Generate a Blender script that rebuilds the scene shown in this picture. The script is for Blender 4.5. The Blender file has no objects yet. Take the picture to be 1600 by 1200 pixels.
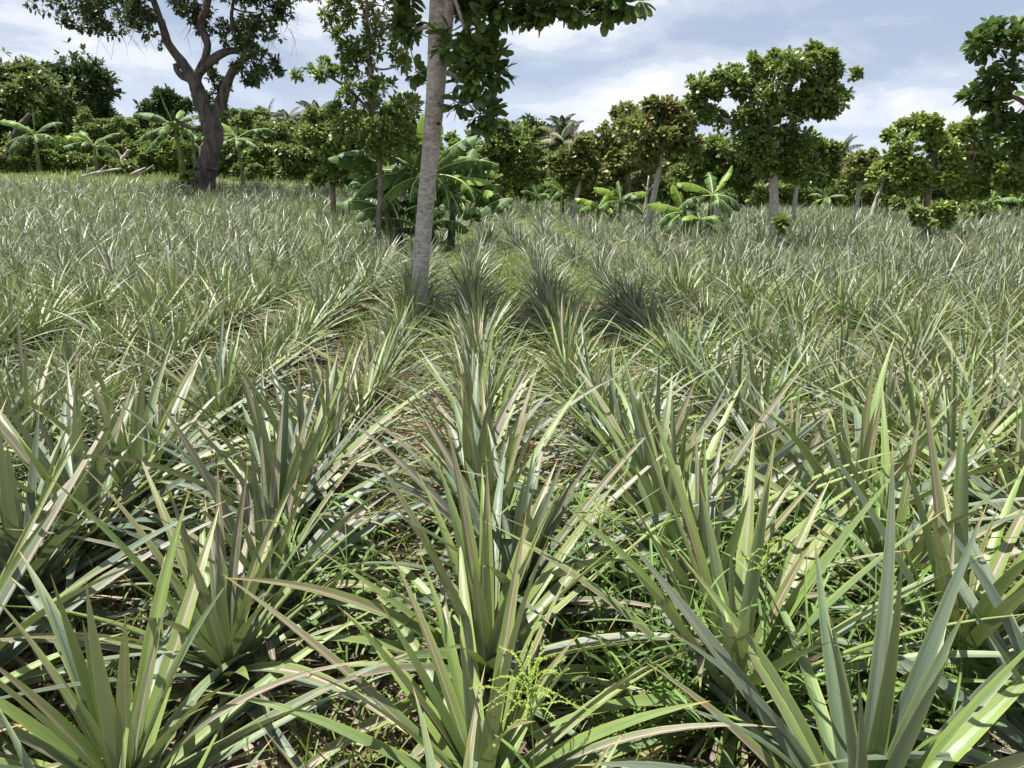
import bpy, math, random
import numpy as np
from mathutils import Vector, Matrix
rng = np.random.default_rng(11)
random.seed(5)
sc = bpy.context.scene
C = sc.collection
PI = math.pi
rad = math.radians

# ------------------------------------------------------------------ camera
FPX = 1164.0                      # focal length in pixels of a 1600 px wide picture
PITCH, YAW, ROLL = rad(16.1), rad(2.6), rad(1.0)
CAMZ = 1.6
fw = Vector((math.sin(YAW)*math.cos(PITCH), math.cos(YAW)*math.cos(PITCH), -math.sin(PITCH)))
rt = fw.cross(Vector((0, 0, 1))).normalized()
upv = rt.cross(fw).normalized()
cr, sr = math.cos(ROLL), math.sin(ROLL)
rt2 = rt*cr + upv*sr
up2 = upv*cr - rt*sr
cam = bpy.data.cameras.new('camera')
camo = bpy.data.objects.new('camera', cam)
C.objects.link(camo)
camo.matrix_world = Matrix(((rt2.x, up2.x, -fw.x, 0), (rt2.y, up2.y, -fw.y, 0), (rt2.z, up2.z, -fw.z, CAMZ), (0, 0, 0, 1)))
cam.sensor_width = 36.0
cam.lens = 36.0*FPX/1600
cam.clip_start = 0.05
cam.clip_end = 2000
sc.camera = camo

def P(px, py, Y):
    """world point on the sight line of photo pixel (px, py) at distance Y along the rows"""
    d = fw*FPX + rt2*(px-800) + up2*(600-py)
    return np.array((d.x, d.y, d.z))*(Y/d.y) + np.array((0, 0, CAMZ))
def M(px, Y):
    return px*Y/FPX

# ------------------------------------------------------------------ sun and sky
SUN_EL, SUN_AZ = rad(70), rad(200)       # azimuth of the sun seen from above: angle from +x towards +y
SUN_AZ = rad(170)
sd = Vector((math.cos(SUN_EL)*math.cos(SUN_AZ), math.cos(SUN_EL)*math.sin(SUN_AZ), math.sin(SUN_EL)))
sl = bpy.data.lights.new('sun', 'SUN')
sl.energy = 4.9
sl.angle = rad(0.5)
sl.color = (1.0, 0.955, 0.88)
so = bpy.data.objects.new('sun', sl)
C.objects.link(so)
so.rotation_euler = sd.to_track_quat('Z', 'Y').to_euler()
so.location = (0, 0, 60)

world = bpy.data.worlds.new('World')
sc.world = world
world.use_nodes = True
wn, wl = world.node_tree.nodes, world.node_tree.links
wn.clear()
wo = wn.new('ShaderNodeOutputWorld'); bg = wn.new('ShaderNodeBackground')
sky = wn.new('ShaderNodeTexSky'); sky.sky_type = 'NISHITA'; sky.sun_disc = False
sky.sun_elevation = SUN_EL
sky.sun_rotation = PI/2 - SUN_AZ
sky.altitude = 0; sky.air_density = 1.0; sky.dust_density = 2.5; sky.ozone_density = 1.0
tc = wn.new('ShaderNodeTexCoord')
sep = wn.new('ShaderNodeSeparateXYZ'); wl.new(tc.outputs['Generated'], sep.inputs[0])
def wm(op, a, b=None, c=None, clamp=False):
    n = wn.new('ShaderNodeMath'); n.operation = op; n.use_clamp = clamp
    for i, x in enumerate((a, b, c)):
        if x is None: continue
        if isinstance(x, (int, float)): n.inputs[i].default_value = x
        else: wl.new(x, n.inputs[i])
    return n.outputs[0]
zz = wm('ADD', wm('MAXIMUM', sep.outputs[2], 0.0), 0.30)
cx_ = wm('DIVIDE', sep.outputs[0], zz); cy_ = wm('DIVIDE', sep.outputs[1], zz)
cb = wn.new('ShaderNodeCombineXYZ'); wl.new(cx_, cb.inputs[0]); wl.new(cy_, cb.inputs[1])
def wnoise(scale, detail, rough, off, dist=0.0):
    mp = wn.new('ShaderNodeMapping'); wl.new(cb.outputs[0], mp.inputs[0]); mp.inputs['Location'].default_value = off
    n = wn.new('ShaderNodeTexNoise'); wl.new(mp.outputs[0], n.inputs['Vector'])
    n.inputs['Scale'].default_value = scale; n.inputs['Detail'].default_value = detail; n.inputs['Roughness'].default_value = rough
    n.inputs['Distortion'].default_value = dist
    return n.outputs['Fac']
def wramp(fac, stops):
    r = wn.new('ShaderNodeValToRGB'); wl.new(fac, r.inputs[0])
    e = r.color_ramp.elements
    while len(e) < len(stops): e.new(0.5)
    for k, (p, c) in enumerate(stops): e[k].position = p; e[k].color = (*c, 1)
    r.color_ramp.interpolation = 'EASE'
    return r.outputs[0]
def wmix(f, a, b):
    m = wn.new('ShaderNodeMix'); m.data_type = 'RGBA'
    wl.new(f, m.inputs[0])
    for s, x in ((m.inputs[6], a), (m.inputs[7], b)):
        if isinstance(x, tuple): s.default_value = (*x, 1)
        else: wl.new(x, s)
    return m.outputs[2]
big = wnoise(1.0, 6, 0.50, (3.1, 0.6, 0), 0.25)
fine = wnoise(2.6, 8, 0.56, (9.4, 2.0, 0), 0.35)
shade = wm('ADD', wm('MULTIPLY', big, 0.58), wm('MULTIPLY', fine, 0.42))
ccol = wramp(shade, [(0.41, (3.9, 4.7, 6.2)), (0.49, (5.3, 6.0, 7.2)), (0.535, (7.4, 7.8, 8.6)), (0.60, (9.8, 9.4, 9.8))])
cover = wramp(wnoise(0.5, 5, 0.5, (1.7, 4.4, 2), 0.3), [(0.30, (0.25, 0.25, 0.25)), (0.46, (0.95, 0.95, 0.95))])
fin = wmix(cover, sky.outputs[0], ccol)
# low down the gaps between the clouds are pale blue
low = wramp(sep.outputs[2], [(0.0, (0.75, 0.75, 0.75)), (0.16, (0.0, 0.0, 0.0))])
fin = wmix(low, fin, wmix(fine, (5.0, 6.0, 7.9), (7.4, 8.0, 9.0)))
wl.new(fin, bg.inputs[0])
bg.inputs[1].default_value = 0.055
wl.new(bg.outputs[0], wo.inputs[0])

sc.view_settings.view_transform = 'Standard'
sc.view_settings.look = 'None'
sc.view_settings.gamma = 1
sc.view_settings.use_curve_mapping = False
sc.view_settings.exposure = 1.15
sc.cycles.max_bounces = 6
sc.cycles.transmission_bounces = 3
sc.cycles.diffuse_bounces = 3
sc.cycles.glossy_bounces = 2

# ------------------------------------------------------------------ materials
def newmat(name):
    m = bpy.data.materials.new(name); m.use_nodes = True
    n = m.node_tree.nodes; n.clear()
    return m, n, m.node_tree.links
class N:
    """short hand for shader nodes"""
    def __init__(s, m): s.n, s.l = m.node_tree.nodes, m.node_tree.links
    def put(s, sock, x):
        if x is None: return
        if isinstance(x, (int, float)): sock.default_value = x
        elif isinstance(x, tuple): sock.default_value = (*x, 1) if len(sock.default_value) == 4 and len(x) == 3 else x
        else: s.l.new(x, sock)
    def math(s, op, a, b=None, c=None, clamp=False):
        q = s.n.new('ShaderNodeMath'); q.operation = op; q.use_clamp = clamp
        for i, x in enumerate((a, b, c)): s.put(q.inputs[i], x)
        return q.outputs[0]
    def mix(s, f, a, b, kind='MIX'):
        q = s.n.new('ShaderNodeMix'); q.data_type = 'RGBA'; q.blend_type = kind
        s.put(q.inputs[0], f); s.put(q.inputs[6], a); s.put(q.inputs[7], b)
        return q.outputs[2]
    def sm(s, x, lo, hi, a=0.0, b=1.0):
        q = s.n.new('ShaderNodeMapRange'); q.interpolation_type = 'SMOOTHSTEP'
        s.put(q.inputs[0], x); s.put(q.inputs[1], lo); s.put(q.inputs[2], hi); s.put(q.inputs[3], a); s.put(q.inputs[4], b)
        return q.outputs[0]
    def attr(s, name):
        q = s.n.new('ShaderNodeAttribute'); q.attribute_name = name
        z = s.n.new('ShaderNodeSeparateXYZ'); s.l.new(q.outputs['Vector'], z.inputs[0])
        return z.outputs
    def comb(s, a, b, c):
        q = s.n.new('ShaderNodeCombineXYZ')
        for i, x in enumerate((a, b, c)): s.put(q.inputs[i], x)
        return q.outputs[0]
    def noise(s, vec, scale, detail=3, rough=0.5, dist=0.0):
        q = s.n.new('ShaderNodeTexNoise')
        if vec is not None: s.l.new(vec, q.inputs['Vector'])
        q.inputs['Scale'].default_value = scale; q.inputs['Detail'].default_value = detail
        q.inputs['Roughness'].default_value = rough; q.inputs['Distortion'].default_value = dist
        return q.outputs['Fac']
    def coord(s, kind='Object'):
        return s.n.new('ShaderNodeTexCoord').outputs[kind]
    def back(s): return s.n.new('ShaderNodeNewGeometry').outputs['Backfacing']
    def bump(s, h, strength, dist):
        q = s.n.new('ShaderNodeBump'); q.inputs['Strength'].default_value = strength; q.inputs['Distance'].default_value = dist
        s.l.new(h, q.inputs['Height']); return q.outputs[0]
    def out(s, col, rough, trans=0.0, tcol=None, spec=0.5, bump=None):
        p = s.n.new('ShaderNodeBsdfPrincipled'); o = s.n.new('ShaderNodeOutputMaterial')
        s.put(p.inputs['Base Color'], col); s.put(p.inputs['Roughness'], rough)
        s.put(p.inputs['Specular IOR Level'], spec)
        if bump is not None: s.l.new(bump, p.inputs['Normal'])
        if trans > 0:
            t = s.n.new('ShaderNodeBsdfTranslucent'); s.put(t.inputs[0], tcol if tcol is not None else col)
            x = s.n.new('ShaderNodeMixShader'); x.inputs[0].default_value = trans
            s.l.new(p.outputs[0], x.inputs[1]); s.l.new(t.outputs[0], x.inputs[2]); s.l.new(x.outputs[0], o.inputs[0])
        else: s.l.new(p.outputs[0], o.inputs[0])

def pineapple_mat(name):
    m, _, _ = newmat(name); k = N(m)
    u, v, _z = k.attr('st'); r, g, b = k.attr('rnd')
    a = k.math('ABSOLUTE', u)
    st = k.noise(k.comb(k.math('MULTIPLY', u, 2.6), k.math('MULTIPLY', v, 1.1), k.math('MULTIPLY', r, 61)), 3.0, 4, 0.62)
    blot = k.noise(k.comb(u, k.math('MULTIPLY', v, 5), k.math('MULTIPLY', g, 37)), 2.0, 3)
    blue = (0.084, 0.126, 0.100); yel = (0.185, 0.285, 0.022)
    f = k.math('ADD', k.math('ADD', k.math('MULTIPLY', r, 0.85), k.math('MULTIPLY', k.math('POWER', a, 3.0), 0.40)), k.math('MULTIPLY', blot, 0.35))
    col = k.mix(k.sm(f, 0.60, 1.22), blue, yel)
    # reddish centre band on part of the leaves, stronger to the tip
    w = k.math('ADD', 0.34, k.math('MULTIPLY', v, 0.50))
    band = k.math('SUBTRACT', 1.0, k.sm(k.math('ADD', a, k.math('MULTIPLY', k.math('SUBTRACT', st, 0.5), 0.9)), k.math('SUBTRACT', w, 0.12), w))
    band = k.math('MULTIPLY', band, k.sm(g, 0.48, 0.80)); band = k.math('MULTIPLY', band, k.sm(v, 0.10, 0.6))
    col = k.mix(k.math('MULTIPLY', band, 0.70), col, k.mix(k.sm(blot, 0.35, 0.65), (0.24, 0.085, 0.090), (0.26, 0.125, 0.105)))
    col = k.mix(k.sm(st, 0.30, 0.72, 0.0, 0.50), k.mix(0.35, col, (0.06, 0.10, 0.04)), k.mix(0.5, col, (0.31, 0.34, 0.26)))
    # thin whitish highlight painted into the colour down the channel of some leaves
    ln = k.math('MULTIPLY', k.math('SUBTRACT', 1.0, k.sm(k.math('ABSOLUTE', k.math('SUBTRACT', u, 0.08)), 0.05, 0.16)), k.sm(g, 0.5, 0.8))
    col = k.mix(k.math('MULTIPLY', ln, 0.5), col, (0.48, 0.46, 0.38))
    # silvery underside
    col = k.mix(k.math('MULTIPLY', k.back(), 0.45), col, (0.19, 0.22, 0.17))
    sp = k.noise(k.comb(k.math('MULTIPLY', u, 3), k.math('MULTIPLY', v, 22), k.math('MULTIPLY', b, 91)), 3.2, 2)
    col = k.mix(k.sm(sp, 0.70, 0.76, 0, 0.7), col, (0.10, 0.07, 0.04))
    col = k.mix(k.math('MULTIPLY', k.sm(a, 0.86, 0.97), 0.5), col, (0.34, 0.27, 0.15))
    # dying leaves and dry tips
    dry = k.mix(blot, (0.42, 0.36, 0.08), (0.24, 0.15, 0.08))
    d = k.math('MAXIMUM', k.sm(b, 0.91, 0.96), k.sm(k.math('ADD', v, k.math('MULTIPLY', blot, 0.10)), 0.97, 1.03))
    col = k.mix(d, col, dry)
    k.out(col, k.sm(blot, 0.3, 0.7, 0.34, 0.50), 0.10, k.mix(0.6, col, (0.30, 0.40, 0.04)), 0.5,
          k.bump(k.math('ADD', st, k.math('MULTIPLY', blot, 0.3)), 0.35, 0.004))
    return m
def leaf_mat(name, dark, mid, light, young=None, rough=0.45, trans=0.28, pale=0.25, yfrac=0.95):
    m, _, _ = newmat(name); k = N(m)
    u, v, _z = k.attr('st'); r, g, b = k.attr('rnd')
    a = k.math('ABSOLUTE', u)
    col = k.mix(k.sm(r, 0.0, 0.6), dark, mid); col = k.mix(k.sm(r, 0.55, 1.0), col, light)
    if young: col = k.mix(k.sm(g, yfrac, min(1.0, yfrac+0.03)), col, young)
    col = k.mix(k.math('SUBTRACT', 1.0, k.sm(a, 0.04, 0.16)), col, k.mix(0.5, col, light))
    nz = k.noise(k.comb(u, k.math('MULTIPLY', v, 3.0), k.math('MULTIPLY', b, 43)), 1.6, 3)
    col = k.mix(k.sm(nz, 0.35, 0.7, 0.0, 0.45), col, light)
    col = k.mix(k.math('MULTIPLY', k.back(), pale), col, (0.20, 0.26, 0.12))
    k.out(col, rough, trans, k.mix(0.55, col, light), 0.5)
    return m
def bark_mat(name, c1, c2, scale=14, ring=0.0, rough=0.85, bumpd=0.02):
    m, _, _ = newmat(name); k = N(m)
    oc = k.coord('Object')
    mp = k.n.new('ShaderNodeMapping'); k.l.new(oc, mp.inputs[0]); mp.inputs['Scale'].default_value = (1, 1, 0.35 if ring == 0 else 2.2)
    n1 = k.noise(mp.outputs[0], scale, 6, 0.65, 0.6); n2 = k.noise(oc, scale*0.22, 4, 0.6)
    n3 = k.noise(mp.outputs[0], scale*4, 4, 0.6)
    h = k.math('ADD', k.math('MULTIPLY', n1, 0.65), k.math('MULTIPLY', n2, 0.35))
    col = k.mix(k.sm(h, 0.36, 0.62), c1, c2)
    col = k.mix(k.sm(n3, 0.60, 0.72, 0, 0.65), col, tuple(x*0.35 for x in c1))
    k.out(col, rough, 0, None, 0.25, k.bump(k.math('ADD', h, k.math('MULTIPLY', n3, 0.35)), 0.8, bumpd))
    return m
def plain_mat(name, c1, c2, scale=8, rough=0.9, trans=0.0):
    m, _, _ = newmat(name); k = N(m)
    r, g, b = k.attr('rnd')
    n1 = k.noise(k.coord('Object'), scale, 5, 0.6)
    f = k.math('ADD', k.math('MULTIPLY', n1, 0.5), k.math('MULTIPLY', r, 0.5))
    k.out(k.mix(k.sm(f, 0.25, 0.75), c1, c2), rough, trans, None, 0.3)
    return m
def ground_mat():
    m, _, _ = newmat('soil'); k = N(m)
    oc = k.coord('Object')
    n1 = k.noise(oc, 0.7, 6, 0.6); n2 = k.noise(oc, 9, 6, 0.65); n3 = k.noise(oc, 60, 4, 0.7)
    col = k.mix(k.sm(n1, 0.35, 0.65), (0.20, 0.135, 0.092), (0.33, 0.245, 0.175))
    col = k.mix(k.sm(n2, 0.42, 0.66), k.mix(0.5, col, (0.10, 0.065, 0.04)), col)
    col = k.mix(k.sm(n3, 0.5, 0.75, 0, 0.5), col, (0.46, 0.37, 0.28))
    z = k.n.new('ShaderNodeSeparateXYZ'); k.l.new(oc, z.inputs[0])
    far = k.sm(k.math('ADD', z.outputs[1], k.math('MULTIPLY', n1, 6)), 9, 15)
    col = k.mix(far, col, k.mix(n2, (0.05, 0.07, 0.022), (0.15, 0.16, 0.065)))
    k.out(col, 0.95, 0, None, 0.2, k.bump(k.math('ADD', n2, k.math('MULTIPLY', n3, 0.5)), 0.9, 0.03))
    return m

MP = pineapple_mat('pineapple_leaf')
MDRY = plain_mat('withered_leaf', (0.055, 0.040, 0.028), (0.30, 0.25, 0.18), 30, 0.85, 0.1)
MCASH = leaf_mat('cashew_leaf', (0.035, 0.068, 0.018), (0.090, 0.150, 0.032), (0.240, 0.320, 0.065), (0.30, 0.10, 0.05), yfrac=0.955)
MNEAR = leaf_mat('cashew_leaf_dark', (0.028, 0.062, 0.018), (0.055, 0.110, 0.028), (0.15, 0.24, 0.05), (0.24, 0.09, 0.05), trans=0.22, yfrac=0.975)
MOLD = leaf_mat('old_tree_leaf', (0.022, 0.038, 0.014), (0.042, 0.070, 0.022), (0.10, 0.14, 0.05), trans=0.15)
MMANGO = leaf_mat('mango_leaf', (0.020, 0.045, 0.014), (0.042, 0.078, 0.022), (0.085, 0.135, 0.038), trans=0.12)
MRUST = leaf_mat('cashew_leaf_rusty', (0.050, 0.080, 0.022), (0.125, 0.165, 0.038), (0.270, 0.300, 0.080), (0.27, 0.13, 0.06), yfrac=0.86)
MBUSH = leaf_mat('bush_leaf', (0.040, 0.075, 0.020), (0.105, 0.155, 0.038), (0.205, 0.265, 0.070), (0.26, 0.22, 0.07), yfrac=0.9)
MBAN = leaf_mat('banana_leaf', (0.020, 0.056, 0.014), (0.045, 0.108, 0.022), (0.140, 0.245, 0.038), rough=0.55, trans=0.28, pale=0.12)
MBANY = leaf_mat('young_banana_leaf', (0.12, 0.22, 0.03), (0.20, 0.32, 0.035), (0.32, 0.42, 0.06), rough=0.4, trans=0.42, pale=0.2)
MPALM = leaf_mat('palm_leaflet', (0.035, 0.06, 0.022), (0.07, 0.10, 0.04), (0.16, 0.17, 0.08), (0.22, 0.17, 0.09), rough=0.6, trans=0.15, yfrac=0.8)
MGRASS = leaf_mat('grass_blade', (0.055, 0.11, 0.018), (0.115, 0.195, 0.030), (0.22, 0.28, 0.06), (0.28, 0.24, 0.12), rough=0.5, trans=0.35, yfrac=0.84)
MWEED = leaf_mat('weed_leaf', (0.055, 0.12, 0.025), (0.10, 0.20, 0.035), (0.20, 0.31, 0.07), rough=0.5, trans=0.35)
MSEED = plain_mat('grass_seed', (0.22, 0.34, 0.05), (0.36, 0.44, 0.11), 40, 0.7, 0.25)
MBARKW = bark_mat('pale_bark', (0.24, 0.215, 0.19), (0.50, 0.47, 0.43), 16, ring=1)
MBARKB = bark_mat('brown_bark', (0.10, 0.075, 0.055), (0.24, 0.19, 0.15), 16)
MBARKD = bark_mat('dark_bark', (0.035, 0.028, 0.025), (0.125, 0.105, 0.095), 6, bumpd=0.07)
MRAW = bark_mat('bare_wood', (0.07, 0.04, 0.03), (0.22, 0.14, 0.105), 5)
MDEAD = bark_mat('bleached_wood', (0.20, 0.17, 0.14), (0.50, 0.45, 0.40), 12)
MPSEUDO = bark_mat('banana_stem', (0.06, 0.075, 0.03), (0.20, 0.23, 0.09), 12)
MRIB = plain_mat('banana_midrib', (0.34, 0.42, 0.14), (0.48, 0.54, 0.24), 6, 0.5)
MSTONE = plain_mat('stone', (0.30, 0.22, 0.16), (0.55, 0.44, 0.35), 12)

# ------------------------------------------------------------------ mesh gathering
class G:
    def __init__(s): s.V, s.F, s.S, s.R, s.Mi, s.n = [], [], [], [], [], 0
    def add(s, v, f, st=None, rnd=None, mi=0):
        v = np.asarray(v, float).reshape(-1, 3); f = np.asarray(f, int).reshape(-1, 4)
        k = len(v)
        s.V.append(v); s.F.append(f+s.n); s.n += k
        s.S.append(np.zeros((k, 3)) if st is None else st); s.R.append(np.zeros((k, 3))+0.5 if rnd is None else rnd)
        s.Mi.append(np.full(len(f), mi))
    def mesh(s, name, mats, smooth=True, origin=(0, 0, 0)):
        V = np.concatenate(s.V) - np.asarray(origin); F = np.concatenate(s.F)
        me = bpy.data.meshes.new(name)
        me.vertices.add(len(V)); me.vertices.foreach_set('co', V.astype(np.float32).ravel())
        me.loops.add(F.size); me.loops.foreach_set('vertex_index', F.astype(np.int32).ravel())
        me.polygons.add(len(F)); me.polygons.foreach_set('loop_start', np.arange(0, F.size, 4, dtype=np.int32))
        me.polygons.foreach_set('material_index', np.concatenate(s.Mi).astype(np.int32))
        me.polygons.foreach_set('use_smooth', np.full(len(F), smooth))
        a = me.attributes.new('st', 'FLOAT_VECTOR', 'POINT'); a.data.foreach_set('vector', np.concatenate(s.S).astype(np.float32).ravel())
        a = me.attributes.new('rnd', 'FLOAT_VECTOR', 'POINT'); a.data.foreach_set('vector', np.concatenate(s.R).astype(np.float32).ravel())
        for m in (mats if isinstance(mats, (list, tuple)) else [mats]): me.materials.append(m)
        me.update(calc_edges=True)
        return me
    def build(s, name, mats, parent=None, smooth=True, origin=(0, 0, 0)):
        o = bpy.data.objects.new(name, s.mesh(name, mats, smooth, origin)); C.objects.link(o)
        if parent is not None: o.parent = parent
        return o

def arr(x, n): return np.full(n, float(x)) if np.isscalar(x) else np.asarray(x, float)
def pr_pine(t): return np.clip((1-t**1.9)*(0.86+0.5*t-0.3*t*t), 0.012, 2)
def pr_grass(t): return np.clip((1-t**1.5)*(0.5+1.6*t-0.9*t*t), 0.02, 2)
def pr_obov(t): return np.maximum(np.clip(np.sin(PI*np.clip(t, 0, 1)**1.5)**0.7, 0.06, 1), 0.42*(t > 0.97))
def pr_oval(t): return np.clip(np.sin(PI*t)**0.8, 0.05, 1)
def ribbons(g, base, az, el, length, width, bend=0.0, side=0.0, roll=0.0, fold=0.0, prof=pr_grass, nseg=4, ncross=2, p=1.4, rnd=None, mi=0, twist=0.0):
    base = np.asarray(base, float).reshape(-1, 3); n = len(base)
    if n == 0: return
    az, el, length, width, bend, side, roll, fold, twist = [arr(x, n)[:, None] for x in (az, el, length, width, bend, side, roll, fold, twist)]
    t = np.linspace(0, 1, nseg+1)[None, :]
    E = el + bend*t**p; A = az + side*t**p
    D = np.stack([np.cos(E)*np.cos(A), np.cos(E)*np.sin(A), np.sin(E)], -1)
    Dm = (D[:, 1:]+D[:, :-1])*0.5*(length/nseg)[..., None]
    pos = np.concatenate([np.zeros((n, 1, 3)), np.cumsum(Dm, 1)], 1) + base[:, None, :]
    S = np.stack([-np.sin(A), np.cos(A), np.zeros_like(A)], -1)
    Nn = np.cross(D, S)
    R = roll + twist*t
    cR, sR = np.cos(R)[..., None], np.sin(R)[..., None]
    S2 = S*cR + Nn*sR; N2 = Nn*cR - S*sR
    u = np.linspace(-1, 1, ncross+1)
    w = (width*prof(t))[..., None, None]*0.5
    X = pos[:, :, None, :] + S2[:, :, None, :]*u[None, None, :, None]*w + N2[:, :, None, :]*(np.abs(u)**1.5)[None, None, :, None]*w*fold[:, :, None, None]
    a, b = nseg+1, ncross+1
    ii = np.arange(nseg)[:, None]*b + np.arange(ncross)[None, :]
    q = np.stack([ii, ii+b, ii+b+1, ii+1], -1).reshape(-1, 4)
    F = (q[None] + (np.arange(n)*a*b)[:, None, None]).reshape(-1, 4)
    st = np.zeros((n, a, b, 3)); st[..., 0] = u; st[..., 1] = t[0][None, :, None]
    if rnd is None: rnd = rng.random((n, 3))
    rr = np.broadcast_to(rnd[:, None, None, :], (n, a, b, 3)).reshape(-1, 3)
    g.add(X.reshape(-1, 3), F, st.reshape(-1, 3), rr, mi)

def tube(g, pts, rads, sides=8, lump=0.0, mi=0, cap=True, seed=0.0):
    pts = np.asarray(pts, float); n = len(pts); rads = np.asarray(rads, float)
    T = np.gradient(pts, axis=0); T /= np.linalg.norm(T, axis=1)[:, None]+1e-9
    ref = np.array((0.0, 1.0, 0.0)) if abs(T[0][1]) < 0.9 else np.array((1.0, 0, 0))
    A = np.cross(T, ref); A /= np.linalg.norm(A, axis=1)[:, None]+1e-9
    B = np.cross(T, A)
    th = np.linspace(0, 2*PI, sides, endpoint=False)
    rr = rads[:, None]*np.ones(sides)[None]
    if lump:
        k = np.arange(n)[:, None]
        rr = rr*(1+lump*(np.sin(th*2+k*0.7+seed)*0.5+np.sin(th*3-k*0.45+seed*2)*0.4+np.sin(th*5+k*1.3+seed)*0.22+np.sin(k*1.9+seed)*0.25))
    X = pts[:, None, :] + A[:, None, :]*(np.cos(th)[None, :]*rr)[..., None] + B[:, None, :]*(np.sin(th)[None, :]*rr)[..., None]
    X = X.reshape(-1, 3)
    i = np.arange(n-1)[:, None]*sides; j = np.arange(sides)[None]; j2 = (j+1) % sides
    F = np.stack([i+j, i+j2, i+sides+j2, i+sides+j], -1).reshape(-1, 4)
    if cap:
        X = np.concatenate([X, pts[-1:]+T[-1:]*rads[-1]*0.4]); c = n*sides; e = (n-1)*sides
        jj = np.arange(0, sides, 2)
        F = np.concatenate([F, np.stack([e+jj, e+(jj+1) % sides, e+(jj+2) % sides, np.full(len(jj), c)], -1)])
    g.add(X, F, None, None, mi)
def spline(pts, k=5):
    """Catmull-Rom through the rows of pts (any width)"""
    p = np.asarray(pts, float); p = np.concatenate([p[:1]*2-p[1:2], p, p[-1:]*2-p[-2:-1]])
    out = []
    for i in range(1, len(p)-2):
        for t in np.linspace(0, 1, k, endpoint=False):
            a, b, c, d = p[i-1], p[i], p[i+1], p[i+2]
            out.append(0.5*((2*b)+(c-a)*t+(2*a-5*b+4*c-d)*t*t+(3*b-a-3*c+d)*t**3))
    out.append(p[-2]); return np.array(out)

# ------------------------------------------------------------------ things
def tag(o, label=None, cat=None, group=None, kind=None):
    if label: o['label'] = label
    if cat: o['category'] = cat
    if group: o['group'] = group
    if kind: o['kind'] = kind
    return o
def empty(name, loc, label, cat, group=None):
    o = bpy.data.objects.new(name, None); o.empty_display_size = 0.2; C.objects.link(o); o.location = [float(x) for x in loc]
    return tag(o, label, cat, group)

# ------------------------------------------------------------------ ground
def hgt(x, y):
    return 0.030*np.sin(x*1.3+0.7*np.sin(y*0.9))*np.cos(y*1.1+x*0.3)+0.018*np.sin(x*4.1+1)*np.sin(y*3.7) + 0.03*np.cos(x*2*PI/0.78)
def nz2(x, y): return np.sin(x*1.7+1.3*np.sin(y*0.8+2))+np.sin(y*1.1+1.7*np.sin(x*0.7))+0.6*np.sin(x*3.9+y*2.7)
def ss(t): t = np.clip(t, 0, 1); return t*t*(3-2*t)
def T(x, y):
    return 0.95*ss((y-15)/21)*ss((3-x)/9)*ss((190-y)/80)*ss((150+x)/70)
def ground():
    g = G()
    def sheet(x0, x1, y0, y1, nx, ny, f=None, hole=None):
        xs = np.linspace(x0, x1, nx+1); ys = np.linspace(y0, y1, ny+1)
        X, Y = np.meshgrid(xs, ys); Z = f(X, Y) if f else X*0
        ii = np.arange(ny)[:, None]*(nx+1)+np.arange(nx)[None]
        F = np.stack([ii, ii+1, ii+nx+2, ii+nx+1], -1).reshape(-1, 4)
        g.add(np.stack([X, Y, Z], -1).reshape(-1, 3), F)
    ed = lambda X, Y: hgt(X, Y)*np.clip((9-abs(X))*0.8, 0, 1)*np.clip((14-Y)*0.5, 0, 1)*np.clip((Y+1)*1.0, 0, 1)
    sheet(-9, 9, -1, 14, 300, 250, ed)
    sheet(-150, 60, 14, 200, 70, 62, T)
    for q in ((-600, -9, -1, 14), (9, 600, -1, 14), (-600, -150, 14, 900), (60, 600, 14, 900), (-150, 60, 200, 900), (-600, 600, -200, -1)):
        sheet(*q, 1, 1)
    o = g.build('ground', ground_mat()); tag(o, 'brown soil of the pineapple field', None, None, 'structure')
ground()

# ------------------------------------------------------------------ pineapple plants
def plant_leaves(n, size, seed, wide=1.0):
    r = np.random.default_rng(seed)
    i = np.arange(n); f = (i+0.5)/n                     # 0 heart .. 1 outermost
    az = i*2.39996+r.normal(0, 0.22, n)+r.random()*6.28
    el = rad(85)-rad(78)*f**0.80+r.normal(0, rad(9), n)
    L = size*(0.60+0.62*np.sin(PI*np.clip(f*0.80+0.10, 0, 1)))*r.uniform(0.76, 1.22, n)*0.74
    W = size*wide*(0.031+0.015*np.sin(PI*np.clip(f*0.8+0.15, 0, 1)))*r.uniform(0.82, 1.15, n)
    bend = -(0.12+0.95*f**1.2)*r.uniform(0.35, 1.45, n)
    side = r.normal(0, 0.16, n); tw = r.normal(0, 0.5, n)
    base = np.stack([np.cos(az)*0.022, np.sin(az)*0.022, 0.03+0.15*(1-f)*size+0*f], -1)
    rr = r.random((n, 3)); tint = r.uniform(-0.28, 0.42)
    rr[:, 0] = np.clip(rr[:, 0]*0.9+tint+0.42*(1-f)-0.05, 0, 1)
    rr[:, 1] = np.clip(rr[:, 1]*0.85+0.22*(1-f)+r.uniform(-0.1, 0.12), 0, 1)
    rr[:, 2] = np.where((f > 0.8), rr[:, 2]+0.05, rr[:, 2]*0.92)
    return base, az, el, L, W, bend, side, tw, rr, f
def dry_leaves(n, size, seed):
    r = np.random.default_rng(seed+999)
    az = r.random(n)*6.283; el = r.uniform(rad(-5), rad(28), n)
    base = np.stack([np.cos(az)*0.03, np.sin(az)*0.03, np.full(n, 0.07)], -1)
    return base, az, el, size*r.uniform(0.3, 0.65, n), size*r.uniform(0.010, 0.026, n), -r.uniform(0.3, 0.9, n), r.normal(0, 0.5, n)
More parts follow.
